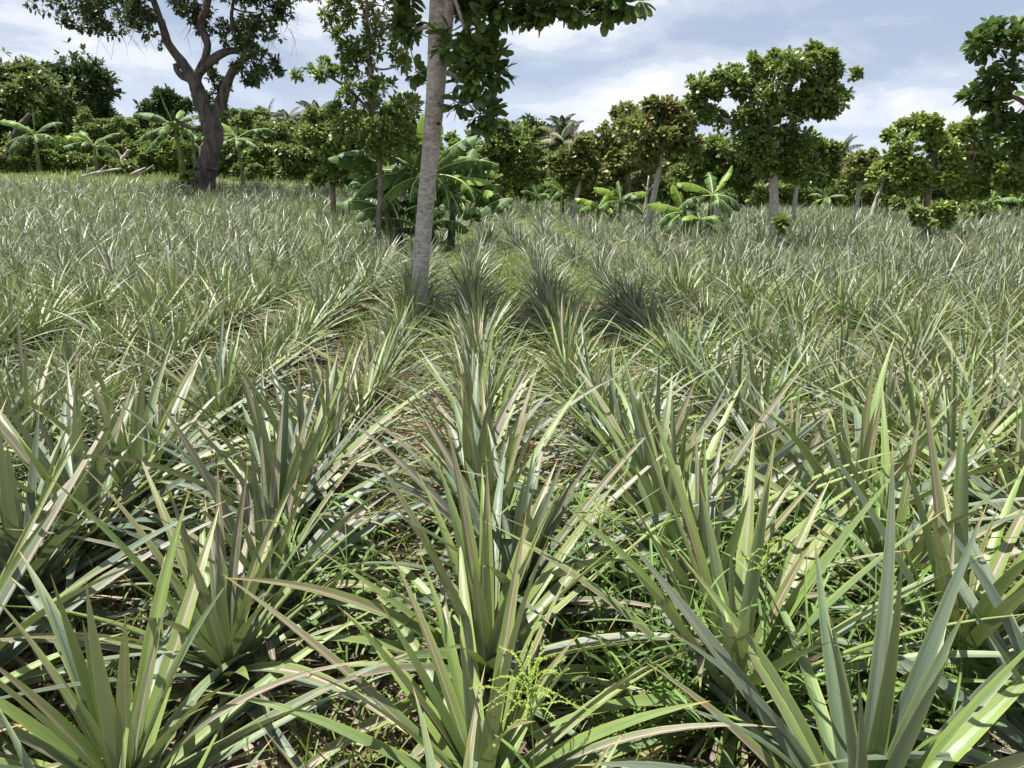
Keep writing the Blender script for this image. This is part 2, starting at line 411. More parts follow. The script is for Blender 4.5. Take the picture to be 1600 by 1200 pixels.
def variant(seed, n, nseg, ncross, wide=1.06):
    b, az, el, L, W, bd, sd_, tw, rr, f = plant_leaves(n, 1.0, seed, wide)
    hm = f < 0.24
    out = []
    for name, mk in (('leaf_rosette', ~hm), ('heart_leaves', hm)):
        g = G()
        ribbons(g, b[mk], az[mk], el[mk], L[mk], W[mk], bd[mk], sd_[mk], 0, 0.42, pr_pine, nseg, ncross, 1.6, rr[mk], 0, tw[mk])
        out.append(g.mesh(name, [MP]))
    g = G()
    db = dry_leaves(20, 1.0, seed)
    ribbons(g, db[0], db[1], db[2], db[3], db[4], db[5], db[6], 0, 0.5, pr_pine, max(3, nseg//2), 2, 1.3)
    out.append(g.mesh('withered_leaves', [MDRY]))
    return out

ROW = 0.78
rows = []          # (row index, x, y, size)
r0 = np.random.default_rng(77)
NEAR = {0: [0.98, 1.48, 1.95, 2.38, 2.80, 3.22, 3.6], -1: [1.10, 1.50, 1.98, 2.36, 2.78, 3.2, 3.6], -2: [1.45, 1.85, 2.33, 2.75, 3.15, 3.6], 1: [1.30, 1.80, 2.22, 2.66, 3.1, 3.5], 2: [1.50, 1.95, 2.35, 2.78, 3.2, 3.6], 3: [2.0, 2.45, 2.9, 3.3], -3: [2.1, 2.5, 2.95, 3.35]}
pl = []
for ri in range(-38, 47):
    x0 = ri*ROW
    ys = list(NEAR.get(ri, []))
    y = (ys[-1]+0.40) if ys else (max(1.3, abs(x0)*1.05-0.6)+r0.random()*0.4)
    near_n = len(ys)
    while y < 34:
        ys.append(y); y += 0.26*r0.uniform(0.7, 1.3) if y < 14 else 0.33*r0.uniform(0.7, 1.35)
    for q, yy in enumerate(ys):
        wob = 0.05*math.sin(yy*0.5+ri*1.7)*min(3, yy/4)
        px = x0+wob+r0.normal(0, 0.045 if abs(ri) < 4 else 0.10)
        s = r0.uniform(0.74, 1.12)*(0.7 if r0.random() < 0.08 else 1)
        s *= (1-0.33*min(1, max(0, (yy-2.7)/2.0)))
        if q < near_n: s = r0.uniform(0.80, 1.02)*(0.72 if yy < 1.12 else 1)*(1-0.12*min(1, max(0, yy-2.7)))
        elif r0.random() < (0.03 if abs(ri) < 4 else 0.06+0.18*(nz2(px*0.9, yy*0.9) > 1.3)*(yy < 16)): continue
        lim = 30.0 if px > -3 else 28.5
        if yy > lim: continue
        if abs(px) > yy*0.80+1.6: continue
        # no plant inside a trunk
        if (px-P(655, 460, 7.9)[0])**2+(yy-7.9)**2 < 0.06: continue
        pl.append((ri, float(px), float(yy), float(s)))
def vis_key(p): return math.hypot(p[1]*0.9, p[2])
pl.sort(key=vis_key)
inview = [p for p in pl if abs(p[1]) < 0.74*p[2]+0.75]
ind = set(inview[:298])
ordn = 'nearest second third fourth fifth sixth seventh eighth ninth tenth eleventh twelfth thirteenth fourteenth fifteenth sixteenth seventeenth eighteenth nineteenth twentieth twenty-first twenty-second twenty-third twenty-fourth twenty-fifth twenty-sixth twenty-seventh twenty-eighth twenty-ninth thirtieth thirty-first thirty-second thirty-third thirty-fourth thirty-fifth thirty-sixth thirty-seventh thirty-eighth thirty-ninth fortieth'.split()
def rowname(ri):
    if ri == 0: return 'the middle row'
    k = ['next row', 'second row', 'third row', 'fourth row', 'fifth row', 'sixth row', 'seventh row', 'eighth row', 'ninth row', 'tenth row', 'eleventh row', 'twelfth row'][min(abs(ri)-1, 11)]
    return 'the '+k+(' left' if ri < 0 else ' right')+' of the middle row'
hero = [variant(100+i, 48+i % 7, 12, 4, 1.28) for i in range(30)]
lods = [variant(300+i, 46+i % 4, 7, 2, 0.88) for i in range(14)]
count = {}
idx = 0
for p in inview:
    if p not in ind: continue
    ri, x, y, s = p
    k = count.get(ri, 0); count[ri] = k+1
    lab = 'pineapple plant, %s from the camera in %s' % (ordn[k], rowname(ri))
    v = hero[idx] if idx < len(hero) else lods[idx % len(lods)]
    root = empty('pineapple_plant', (x, y, float(hgt(x, y))-0.01), lab, 'pineapple plant', 'pineapple plants set out in rows')
    root.rotation_euler = (r0.normal(0, 0.07), r0.normal(0, 0.07), r0.random()*6.283)
    root.scale = (s, s, s*r0.uniform(0.92, 1.06))
    for me in v:
        o = bpy.data.objects.new(me.name.split('.')[0], me); C.objects.link(o); o.parent = root
    idx += 1
rest = [p for p in pl if p not in ind]
g = G(); gd = G()
for q, (ri, x, y, s) in enumerate(rest):
    far = y > 13
    n = 38 if not far else (30 if y < 20 else 24)
    b, az, el, L, W, bd, sd_, tw, rr, f = plant_leaves(n, s*r0.uniform(0.9, 1.04), 5000+q, 0.86 if not far else 0.9)
    lean = r0.normal(0, 0.20); la = r0.random()*6.28
    rr[:, 0] *= 0.50; el = el-0.06+r0.normal(0, 0.10, n); bd = bd*1.1
    b = b + np.array((x, y, float(T(x, y))))
    ribbons(g, b, az, el+lean*np.cos(az-la), L, W, bd, sd_, 0, 0.35, pr_pine, 5 if not far else 4, 2 if y < 9 else 1, 1.6, rr, 0, tw)
o = g.build('pineapple_field', [MP])
tag(o, 'dense mass of grey-green pineapple plants filling the field farther back', 'pineapple plants', 'pineapple plants set out in rows', 'stuff')

# ------------------------------------------------------------------ litter, stones, weeds
def scatter(n, y0, y1, spread=0.74, power=1.0):
    y = y0+(y1-y0)*rng.random(n)**power
    x = (rng.random(n)*2-1)*(y*spread+0.7)
    return x, y
g = G()
x, y = scatter(16000, 0.9, 9.0)
z = hgt(x, y)+rng.uniform(0.002, 0.035, len(x))
ribbons(g, np.stack([x, y, z], -1), rng.random(len(x))*6.283, rng.normal(0, 0.16, len(x)), rng.uniform(0.06, 0.36, len(x)), rng.uniform(0.005, 0.024, len(x))*np.where(rng.random(len(x)) < 0.1, 2, 1),
        rng.normal(0, 0.5, len(x)), rng.normal(0, 0.6, len(x)), rng.normal(0, 0.6, len(x)), rng.uniform(0.2, 1.0, len(x)), pr_oval, 4, 2, 1.0)
o = g.build('leaf_litter', [MDRY]); tag(o, 'dry brown leaf litter covering the soil between the rows', 'leaf litter', None, 'stuff')
g = G()
x, y = scatter(2600, 0.9, 7.0)
n = len(x)
cubeV = np.array([(a, b, c) for a in (-1, 1) for b in (-1, 1) for c in (-1, 1)], float)/1.7
cubeF = np.array([(0, 1, 3, 2), (4, 6, 7, 5), (0, 4, 5, 1), (2, 3, 7, 6), (0, 2, 6, 4), (1, 5, 7, 3)])
sz = rng.uniform(0.004, 0.016, n)*np.where(rng.random(n) < 0.04, 2.2, 1)
V = (cubeV[None]*rng.uniform(0.6, 1.3, (n, 8, 3)))*sz[:, None, None]*np.array((1.2, 1, 0.7))
V += np.stack([x, y, hgt(x, y)+sz*0.3], -1)[:, None]
g.add(V.reshape(-1, 3), (cubeF[None]+(np.arange(n)*8)[:, None, None]).reshape(-1, 4), None, np.repeat(rng.random((n, 3)), 8, 0))
o = g.build('soil_clods', [MSTONE]); tag(o, 'small clods and stones scattered over the brown soil', 'clods', None, 'stuff')

# low weedy grass between the rows
g = G()
x, y = scatter(8000, 1.3, 14.0, 0.74, 0.8)
phase = np.abs(((x/ROW)+0.5) % 1-0.5)                 # 0 on a row .. .5 between rows
dens = nz2(x, y)+np.where(x > 0.5, 0.9, -0.3)+(phase-0.25)*5+np.where((y > 3.2) & (y < 8), 0.5, 0)
keep = dens > 0.0
x, y = x[keep], y[keep]
k = 9
bx = np.repeat(x, k)+rng.normal(0, 0.06, len(x)*k); by = np.repeat(y, k)+rng.normal(0, 0.06, len(x)*k); n = len(bx)
rr = np.clip(np.repeat(rng.random((len(x), 3)), k, 0)*0.7+rng.random((n, 3))*0.3, 0, 1)
ribbons(g, np.stack([bx, by, hgt(bx, by)], -1), rng.random(n)*6.283, rng.uniform(0.5, 1.5, n), rng.uniform(0.12, 0.42, n), rng.uniform(0.004, 0.012, n),
        -rng.uniform(0.2, 1.9, n), rng.normal(0, 0.4, n), 0, 0.4, pr_grass, 4, 1, 1.3, rr)
o = g.build('grass', [MGRASS]); tag(o, 'bright green grass growing between the pineapple rows', 'grass', None, 'stuff')
# far-field grass among and beyond the plants
g = G()
x, y = scatter(16000, 9, 34, 0.78)
keep = (nz2(x*0.5, y*0.5) > -1.4) ; x, y = x[keep], y[keep]
k = 4; bx = np.repeat(x, k)+rng.normal(0, 0.15, len(x)*k); by = np.repeat(y, k)+rng.normal(0, 0.15, len(x)*k); n = len(bx)
rr = np.clip(np.repeat(rng.random((len(x), 3)), k, 0)*0.7+rng.random((n, 3))*0.3, 0, 1)
ribbons(g, np.stack([bx, by, T(bx, by)], -1), rng.random(n)*6.283, rng.uniform(0.7, 1.5, n), rng.uniform(0.2, 0.42, n), rng.uniform(0.012, 0.024, n),
        -rng.uniform(0.1, 1.2, n), 0, 0, 0, pr_grass, 3, 1, 1.3, rr)
x = rng.uniform(-45, 40, 9000); y = rng.uniform(29, 62, 9000); k = 4
bx = np.repeat(x, k)+rng.normal(0, 0.2, len(x)*k); by = np.repeat(y, k)+rng.normal(0, 0.2, len(x)*k); n = len(bx)
rr = np.clip(np.repeat(rng.random((len(x), 3)), k, 0)*0.7+rng.random((n, 3))*0.3, 0, 1)
hh = np.where(bx < -2, 0.42, 0.6)*(0.6+0.25*nz2(bx*0.35, by*0.35).clip(-1, 2)); rr[:, 0] *= 0.65
ribbons(g, np.stack([bx, by, T(bx, by)], -1), rng.random(n)*6.283, rng.uniform(0.8, 1.5, n), rng.uniform(0.5, 1.1, n)*hh, rng.uniform(0.03, 0.06, n),
        -rng.uniform(0.1, 1.0, n), 0, 0, 0, pr_grass, 3, 1, 1.3, rr)
o = g.build('field_grass', [MGRASS]); tag(o, 'pale weedy grass covering the ground beyond the pineapples', 'grass', None, 'stuff')

# broad-bladed grass in the right foreground
g = G()
cl = []
for (px, py, k) in ((1080, 1050, 10), (1240, 1010, 12), (1330, 1090, 10), (1150, 960, 8), (1420, 1010, 8), (960, 1010, 7), (900, 930, 7), (1010, 1150, 8), (1290, 900, 6), (1180, 1160, 9), (520, 900, 6), (560, 1000, 6), (1400, 900, 6), (1080, 1170, 7), (1370, 1180, 7), (1060, 610, 7), (900, 560, 6), (1000, 700, 6)):
    d = fw*FPX + rt2*(px-800) + up2*(600-py); t = -CAMZ/d.z
    cl.append((d.x*t, d.y*t, k))
for (cx, cy, k) in cl:
    for s in range(int(k*1.6)):
        # a stem with alternate arching blades
        az = rng.random()*6.283; e = rng.uniform(0.9, 1.45); h = rng.uniform(0.2, 0.52)
        b0 = np.array((cx+rng.normal(0, 0.06), cy+rng.normal(0, 0.06), 0.0))
        dv = np.array((math.cos(az)*math.cos(e), math.sin(az)*math.cos(e), math.sin(e)))
        m = rng.integers(3, 6)
        tt = np.linspace(0.25, 1.0, m)
        pts = b0+dv*h*tt[:, None]
        ribbons(g, pts, az+np.arange(m)*PI+rng.normal(0, 0.7, m), rng.uniform(0.25, 1.1, m), rng.uniform(0.14, 0.34, m), rng.uniform(0.009, 0.019, m),
                -rng.uniform(0.4, 1.8, m), rng.normal(0, 0.3, m), rng.normal(0, 0.3, m), 0.45, pr_grass, 7, 2, 1.2)
        tube(g, [b0, b0+dv*h*0.5, b0+dv*h], [0.003, 0.0025, 0.0015], 4)
o = g.build('broad_grass', [MWEED]); tag(o, 'broad-bladed green grass tangled among the right foreground pineapple plants', 'grass', None, 'stuff')
# creeping broadleaf weeds
g = G()
for (px, py, k, s) in ((1160, 700, 60, 0.25), (1230, 735, 50, 0.22), (1010, 620, 40, 0.3), (1100, 560, 60, 0.4), (640, 970, 30, 0.1), (560, 960, 30, 0.12), (1280, 850, 50, 0.15), (1240, 640, 60, 0.3), (700, 1040, 20, 0.1), (1130, 620, 60, 0.3), (960, 560, 40, 0.25), (320, 610, 40, 0.3), (60, 560, 30, 0.3), (1330, 600, 50, 0.3)):
    d = fw*FPX + rt2*(px-800) + up2*(600-py); t = -(CAMZ-0.1)/d.z
    k = k*3; bx = d.x*t+rng.normal(0, s, k); by = d.y*t+rng.normal(0, s, k)
    ribbons(g, np.stack([bx, by, rng.uniform(0.02, 0.20, k)], -1), rng.random(k)*6.283, rng.uniform(-0.3, 0.7, k), rng.uniform(0.025, 0.05, k), rng.uniform(0.016, 0.03, k),
            -0.3, 0, rng.normal(0, 0.3, k), 0.2, pr_oval, 4, 2)
o = g.build('creeping_weed', [MWEED]); tag(o, 'low creeping weeds with small oval bright green leaves', 'weed', None, 'stuff')

def ground_at(px, py, h=0.0):
    d = fw*FPX + rt2*(px-800) + up2*(600-py); t = -(CAMZ-h)/d.z
    return np.array((d.x*t, d.y*t, h))
def seed_grass(top_px, top_py, top_h, base_off, spread, nbr, label, leafy=True):
    top = ground_at(top_px, top_py, top_h); base = np.array((top[0]+base_off[0], top[1]+base_off[1], 0.0))
    root = empty('seeding_grass', base, label, 'grass', 'grass stalks with feathery seed heads')
    g = G(); pts = spline([base, base*0.5+top*0.5+np.array((0.0, 0.0, 0.05)), top], 6)
    tube(g, pts, np.linspace(0.0028, 0.0012, len(pts)), 5); g.build('stalk', [MWEED], root, origin=base)
    g = G()
    for i in range(nbr):
        f = i/nbr; b = top-(top-pts[-4])*f*0.8
        az = i*2.4+rng.normal(0, 0.3); e = rng.uniform(0.1, 0.9); L = spread*(0.55+0.45*f)*rng.uniform(0.7, 1.15)
        dv = np.array((math.cos(az)*math.cos(e), math.sin(az)*math.cos(e), math.sin(e)))
        ln = spline([b, b+dv*L*0.5+np.array((0, 0, 0.01)), b+dv*L-np.array((0, 0, 0.02))], 5)
        tube(g, ln, np.full(len(ln), 0.0010), 4, cap=False)
        m = 60; t = rng.uniform(0.1, 1, m); q = np.stack([np.interp(t, np.linspace(0, 1, len(ln)), ln[:, c]) for c in range(3)], -1)
        ribbons(g, q, rng.random(m)*6.283, rng.uniform(-0.6, 1.2, m), rng.uniform(0.003, 0.006, m), 0.0022, 0, 0, 0, 0.6, pr_oval, 2, 2)
    g.build('seed_head', [MSEED], root, origin=base)
    if leafy:
        g = G(); m = 4; t = np.linspace(0.1, 0.6, m); q = base+(top-base)*t[:, None]
        ribbons(g, q, rng.random(m)*6.283, rng.uniform(0.5, 1.0, m), rng.uniform(0.15, 0.25, m), 0.012, -rng.uniform(0.5, 1.4, m), 0, 0, 0.4, pr_grass, 6, 2)
        g.build('blades', [MWEED], root, origin=base)
seed_grass(825, 1060, 0.58, (0.04, -0.05), 0.16, 34, 'pale green feathery seed head over the front middle pineapple plant')
seed_grass(1200, 850, 0.66, (0.02, -0.05), 0.10, 18, 'seeding grass stalk beside the right foreground pineapple, upright narrow head')
seed_grass(940, 800, 0.62, (0.05, -0.02), 0.15, 16, 'thin airy grass stalk right of the second middle-row pineapple')

# feathery weed in the bottom right corner
def feather_weed(base, label):
    root = empty('feathery_weed', base, label, 'weed')
    g = G(); gs = G()
    for i in range(15):
        az = rng.uniform(0, 6.283); e = rng.uniform(0.4, 1.4); L = rng.uniform(0.2, 0.42)
        dv = np.array((math.cos(az)*math.cos(e), math.sin(az)*math.cos(e), math.sin(e)))
        ln = spline([base, base+dv*L*0.6+np.array((0, 0, 0.06)), base+dv*L+np.array((0, 0, 0.03))], 6)
        tube(gs, ln, np.linspace(0.003, 0.001, len(ln)), 4)
        for j in range(8):
            s = ln[int((0.3+0.7*j/8)*(len(ln)-1))]; a2 = az+(1 if j % 2 else -1)*rng.uniform(0.5, 1.3); l2 = rng.uniform(0.06, 0.11); e2 = rng.uniform(-0.1, 0.6)
            d2 = np.array((math.cos(a2)*math.cos(e2), math.sin(a2)*math.cos(e2), math.sin(e2)))
            m = 15; t = np.linspace(0.1, 1, m)
            for sg in (-1, 1):
                ribbons(g, s+d2*l2*t[:, None], a2+sg*1.15+t*0, e2+0.1+t*0, 0.017*np.sin(PI*(0.2+0.75*t)), 0.0048, -0.2, 0, sg*0.2, 0, pr_oval, 2, 1, rnd=np.tile(rng.random(3), (m, 1)))
            tube(gs, [s, s+d2*l2], [0.0008, 0.0005], 3, cap=False)
    g.build('leaflets', [MWEED], root, origin=base); gs.build('stem', [MWEED], root, origin=base)
feather_weed(ground_at(1580, 1150), 'feathery fern-like weed in the bottom right corner of the photo')
feather_weed(ground_at(1500, 1190), 'smaller feathery weed just left of the corner weed, bright leaflets')

# ------------------------------------------------------------------ trees
def norm(v): return v/(np.linalg.norm(v, axis=-1, keepdims=True)+1e-9)
def crown_points(lobes, n, sub, shell=0.55):
    out, dirs = [], []
    vol = np.array([l[1][0]*l[1][1]*l[1][2] for l in lobes])**0.55; vol /= vol.sum()
    for (c, r), w in zip(lobes, vol):
        ns = max(2, int(sub*w+0.5)); m = max(4, int(n*w))
        d = norm(rng.normal(0, 1, (ns, 3))); d[:, 2] = np.where(rng.random(ns) < 0.3, np.abs(d[:, 2]), d[:, 2])
        sc_ = c+d*r*(rng.uniform(0.3, 0.86, (ns, 1)))
        k = rng.integers(0, ns, m)
        rr = np.asarray(r)*rng.uniform(0.18, 0.52, (ns, 1))
        dd = norm(rng.normal(0, 1, (m, 3)))
        p = sc_[k]+dd*rr[k]*(shell+(1-shell)*rng.random((m, 1)))*rng.uniform(0.4, 1.0, (m, 1))**0.3
        sh = rng.random(m) < 0.16
        p = np.where(sh[:, None], c+(p-c)*rng.uniform(1.08, 1.32, (m, 1)), p)
        out.append(p); dirs.append(norm(dd*0.8+norm(p-c)*0.7+np.array((0, 0, 0.35))))
    return np.concatenate(out), np.concatenate(dirs)
def clusters(g, pts, dirs, per, L, W, droop=0.0, nseg=3, ncross=1, spread=0.75, light=0.0, mi=0):
    n = len(pts)*per
    P_ = np.repeat(pts, per, 0); D = np.repeat(dirs, per, 0)
    r = norm(rng.normal(0, 1, (n, 3)))
    d = norm(D*(1-spread*0.55)+r*spread+np.array((0, 0, -droop)))
    az = np.arctan2(d[:, 1], d[:, 0]); el = np.arcsin(np.clip(d[:, 2], -1, 1))
    cr_ = np.repeat(rng.random((len(pts), 3)), per, 0)
    rr = np.clip(cr_*0.62+rng.random((n, 3))*0.38+light, 0, 1)
    rr[:, 1] = np.clip(cr_[:, 1]*0.93+rng.random(n)*0.07, 0, 1)
    s = rng.uniform(0.65, 1.15, n)
    ribbons(g, P_+d*0.02, az, el, L*s, W*s, rng.normal(-0.25, 0.25, n), 0, rng.normal(0, 0.45, n), 0.18, pr_obov, nseg, ncross, 1.2, rr, mi)
def twigs(g, nodes, radii, pts, r_end, sides=4, maxn=700):
    """join every cluster to the nearest node of the growing skeleton"""
    nodes = list(map(np.asarray, nodes)); radii = list(radii)
    A = np.array(nodes); R = np.array(radii)
    c0 = A[-1]
    order = np.argsort(np.min(np.linalg.norm(pts[:, None]-A[None, ::3], axis=2), 1))
    if len(order) > maxn: order = order[np.sort(rng.choice(len(order), maxn, replace=False))]
    cap = len(A)+len(order)*2
    AA = np.zeros((cap, 3)); RR = np.zeros(cap); AA[:len(A)] = A; RR[:len(A)] = R; m = len(A)
    for i in order:
        p = pts[i]; d = np.linalg.norm(AA[:m]-p, axis=1)+0.05*(p[2] < AA[:m, 2]-0.1)
        j = int(np.argmin(d)); a = AA[j]; L = d[j]
        if L < 0.02: continue
        ra = max(r_end, min(RR[j]*0.62, r_end+0.022*L)); mid = (a+p)/2+rng.normal(0, 0.08*L, 3)+np.array((0, 0, -0.04*L))
        tube(g, [a, mid, p], [ra, (ra+r_end)/2, r_end], sides, cap=False)
        AA[m] = mid; RR[m] = (ra+r_end)/2; AA[m+1] = p; RR[m+1] = r_end; m += 2
def tree(name, label, cat, base, trunk_paths, lobes, n, per, L, W, leafm, barkm, sub=24, group=None, droop=0.0, r_end=0.006, lump=0.08, sides=10, tw=True, nseg=3, ncross=1, spread=0.75, light=0.0, shell=0.55, limbs=True, maxn=700, extra=()):
    """trunk_paths: lists of (x, y, z, radius) in world space; first is the trunk, the rest limbs"""
    root = empty(name, base, label, cat, group)
    g = G(); nodes, radii = [], []
    for q, tp in enumerate(trunk_paths):
        s = spline(tp, 5)
        tube(g, s[:, :3], s[:, 3], sides, lump, seed=q*1.7+base[0])
        st0 = 0 if q else int(len(s)*0.6)
        nodes += list(s[st0:, :3]); radii += list(s[st0:, 3])
    pts, dirs = crown_points(lobes, n, sub, shell)
    if limbs:
        top = trunk_paths[0][-1]
        for (c, r) in lobes:
            c = np.asarray(c); A = np.array(nodes); j = int(np.argmin(np.linalg.norm(A-c, axis=1)))
            d = np.linalg.norm(c-A[j])
            if d > 0.25:
                rr_ = min(radii[j]*0.75, 0.02+0.03*d)
                s = spline([(*A[j], rr_), (*((A[j]+c)/2+rng.normal(0, 0.08*d, 3)), rr_*0.7), (*c, rr_*0.4)], 5)
                tube(g, s[:, :3], s[:, 3], 7, lump); nodes += list(s[2:, :3]); radii += list(s[2:, 3])
    if tw: twigs(g, nodes, radii, pts, r_end, maxn=maxn)
    for (a_, b_) in extra: tube(g, a_, b_, 3, cap=False)
    g.build('trunk', [barkm], root, origin=base)
    g = G(); clusters(g, pts, dirs, per, L, W, droop, nseg, ncross, spread, light)
    g.build('crown', [leafm], root, origin=base)
    return root
def base_at(px, Y): p = P(px, 300, Y); x = P(px, 262+1.6*FPX/Y, Y)[0]; return np.array((x, Y, float(T(x, Y))))
def lob(cx, cy, rx, ry, Y, dY=0.0, rz=None):
    c = P(cx, cy, Y+dY); return (c, np.array((M(rx, Y+dY), M((rx+ry)/2, Y+dY) if rz is None else rz, M(ry, Y+dY))))
def path(Y, pts, dy=0.0):
    """pixel path with pixel widths -> (x, y, z, radius)"""
    o = []
    for q in pts:
        yy = Y+(q[3] if len(q) > 3 else 0)
        p = P(q[0], q[1], yy); o.append((p[0], p[1], p[2], M(q[2]/2, yy)))
    return o
def foot(Y, pts):
    """start the path on the ground straight below its first pixel"""
    o = path(Y, pts); a = o[0]; b = o[1]
    k = (a[2]+0.05)/max(0.2, b[2]-a[2]); k = min(k, 1.0)
    h = a[2]; f = lambda q, m: (a[0]-(b[0]-a[0])*k*q, a[1], a[2]-(h+0.05)*q, a[3]*m)
    return [f(1, 1.55), f(0.72, 1.18), f(0.4, 1.06)]+o

# the pale-trunked cashew in the middle
Y0 = 7.9
tp = foot(Y0, [(655, 450, 26), (659, 400, 25), (667, 300, 26), (676, 200, 26), (683, 110, 29), (690, 0, 33), (696, -90, 28), (700, -200, 22)])
l1 = path(Y0, [(686, 110, 14), (700, 40, 15, -0.05), (706, -40, 14, -0.1), (760, -140, 9, -0.3)])
l2 = path(Y0, [(696, -60, 16), (760, -60, 12, -0.3), (870, -50, 9, -0.6), (960, -10, 5, -0.8)])
l3 = path(Y0, [(704, -20, 7), (718, 20, 5, -0.2), (732, 70, 4, -0.3), (745, 140, 3, -0.35)])
l4 = path(Y0, [(694, -60, 14), (640, -110, 10, 0.2), (560, -150, 6, 0.4)])
lb = [lob(738, 50, 44, 42, Y0, -0.3, 0.35), lob(754, 120, 40, 46, Y0, -0.35, 0.3), lob(742, 172, 32, 30, Y0, -0.3, 0.22), lob(722, 120, 18, 40, Y0, 0.35, 0.15), lob(725, 15, 36, 22, Y0, 0.2, 0.3),
      lob(638, 55, 22, 30, Y0, 0.3, 0.15), lob(645, 5, 22, 16, Y0, 0.35, 0.15), lob(790, 8, 50, 22, Y0, -0.5, 0.3), lob(865, 8, 34, 16, Y0, -0.6, 0.25), lob(830, 25, 20, 14, Y0, -0.5, 0.15), lob(945, 25, 16, 18, Y0, -0.8, 0.12), lob(985, 5, 16, 12, Y0, -0.8, 0.12), lob(650, 105, 10, 14, Y0, 0.3, 0.1), lob(912, 22, 36, 22, Y0, -0.8, 0.2), lob(950, -10, 50, 16, Y0, -0.8, 0.3),
      lob(600, -200, 190, 100, Y0, 0.2, 1.3), lob(450, -200, 120, 70, Y0, 0.3, 0.9), lob(740, -190, 150, 90, Y0, -0.6, 1.2), lob(540, -130, 60, 24, Y0, -0.3, 0.4), lob(780, -80, 90, 40, Y0, -0.2, 0.5)]
t0 = tree('cashew_tree', 'pale grey leaning trunk standing among the pineapples nearest the middle, broad dark leaves', 'tree', base_at(655, Y0), [tp, l1, l2, l3, l4], lb, 1350, 7, 0.145, 0.076, MNEAR, MBARKW,
     sub=110, droop=0.25, nseg=5, ncross=2, lump=0.05, sides=16, spread=0.85, limbs=True)

for (kx, ky, off) in ((684, 161, 0.0), (672, 183, 0.0), (685, 193, 0.0), (670, 218, 0.0), (678, 112, 0.0), (661, 330, 0.0), (672, 268, 0), (656, 395, 0)):
    c = P(kx, ky, Y0-0.078); g = G(); th = np.linspace(0, 2*PI, 13)
    tube(g, np.stack([c[0]+0.017*np.cos(th), c[1]+0*th, c[2]+0.010*np.sin(th)], -1), np.full(13, 0.0045), 6, 0.3)
    tube(g, [c+np.array((0, 0.03, 0)), c+np.array((0, 0.004, 0))], [0.012, 0.010], 7); g.build('knot', [MBARKD], t0, origin=base_at(655, Y0))

# slim young cashew left of it
Y1 = 14.2
tp = foot(Y1, [(592, 340, 8), (594, 290, 7.5), (592, 240, 7), (585, 190, 6.5), (580, 130, 6), (575, 60, 5), (572, -30, 4)])
l1 = path(Y1, [(584, 180, 5), (545, 140, 4), (500, 112, 3), (470, 105, 2)])
lb = [lob(585, 150, 48, 34, Y1), lob(612, 185, 56, 34, Y1), lob(565, 205, 52, 34, Y1), lob(600, 225, 50, 26, Y1), lob(545, 175, 30, 24, Y1), lob(560, 100, 36, 26, Y1), lob(590, 60, 40, 34, Y1), lob(540, 20, 24, 34, Y1), lob(478, 112, 14, 12, Y1), lob(505, 106, 18, 16, Y1), lob(535, 118, 20, 14, Y1),
      lob(530, 60, 22, 26, Y1), lob(600, 10, 44, 26, Y1), lob(560, -60, 60, 40, Y1), lob(630, 100, 22, 30, Y1), lob(630, 230, 26, 22, Y1), lob(515, 12, 12, 18, Y1)]
tree('young_cashew_tree', 'slim brown trunk left of the big banana clump, airy crown with reddish shoots', 'tree', base_at(592, Y1), [tp, l1], lb, 1150, 8, 0.115, 0.050, MCASH, MBARKB, sub=90, r_end=0.004)

# old dark tree at the left
Y2 = 27.0
tp = foot(Y2, [(318, 290, 32.8), (322, 268, 29.5), (328, 240, 28.7), (334, 215, 27.9), (328, 190, 26.2), (318, 165, 22.1), (308, 140, 20.5), (300, 118, 19.7)])
l1 = path(Y2, [(302, 125, 16.4), (285, 98, 13.9), (263, 68, 11.5), (252, 35, 9.8), (240, 0, 8.2), (225, -45, 6.6)])
l2 = path(Y2, [(304, 128, 14.8), (318, 96, 10.7), (324, 68, 9.8), (313, 40, 9.8), (322, 12, 9.0), (335, -40, 7.4)])
l3 = path(Y2, [(304, 122, 13.1), (325, 100, 12.3), (350, 82, 10.7), (372, 80, 9.0), (392, 95, 6.6)])
l4 = path(Y2, [(328, 195, 16.4), (345, 160, 14.8), (358, 122, 13.1), (375, 98, 9.8), (400, 82, 6.6)])
l5 = path(Y2, [(300, 125, 10.7), (284, 118, 9.8), (277, 110, 8.2), (274, 100, 7.4)])
l6 = path(Y2, [(326, 202, 9.0), (300, 200, 7.4), (280, 192, 5.7), (272, 183, 4.1)])
l7 = path(Y2, [(372, 80, 6.6), (365, 50, 5.7), (362, 20, 4.9), (370, -20, 4.1)])
l8 = path(Y2, [(240, 0, 6.6), (190, -10, 4.9), (140, 5, 3.3), (110, 15, 2.5)])
lb = [lob(130, 15, 46, 34, Y2, 0, 1.4), lob(190, 20, 52, 30, Y2, 0.5, 1.8), lob(225, 28, 38, 34, Y2, -0.5), lob(300, 12, 40, 26, Y2, 1), lob(300, -40, 200, 50, Y2, 0, 3.0), lob(400, 20, 60, 34, Y2, -0.3), lob(430, 5, 38, 32, Y2),
      lob(375, 55, 30, 30, Y2, 0.8), lob(395, 100, 42, 26, Y2, -0.3), lob(425, 100, 22, 12, Y2), lob(388, 115, 30, 16, Y2, 0.6), lob(372, 70, 24, 20, Y2), lob(335, 158, 20, 40, Y2, 1.3, 0.5), lob(345, 130, 18, 20, Y2, 1.5, 0.5),lob(352, 172, 12, 18, Y2, 1.3, 0.4), lob(115, 40, 26, 16, Y2), lob(310, 35, 30, 18, Y2, 1)]
hang = []
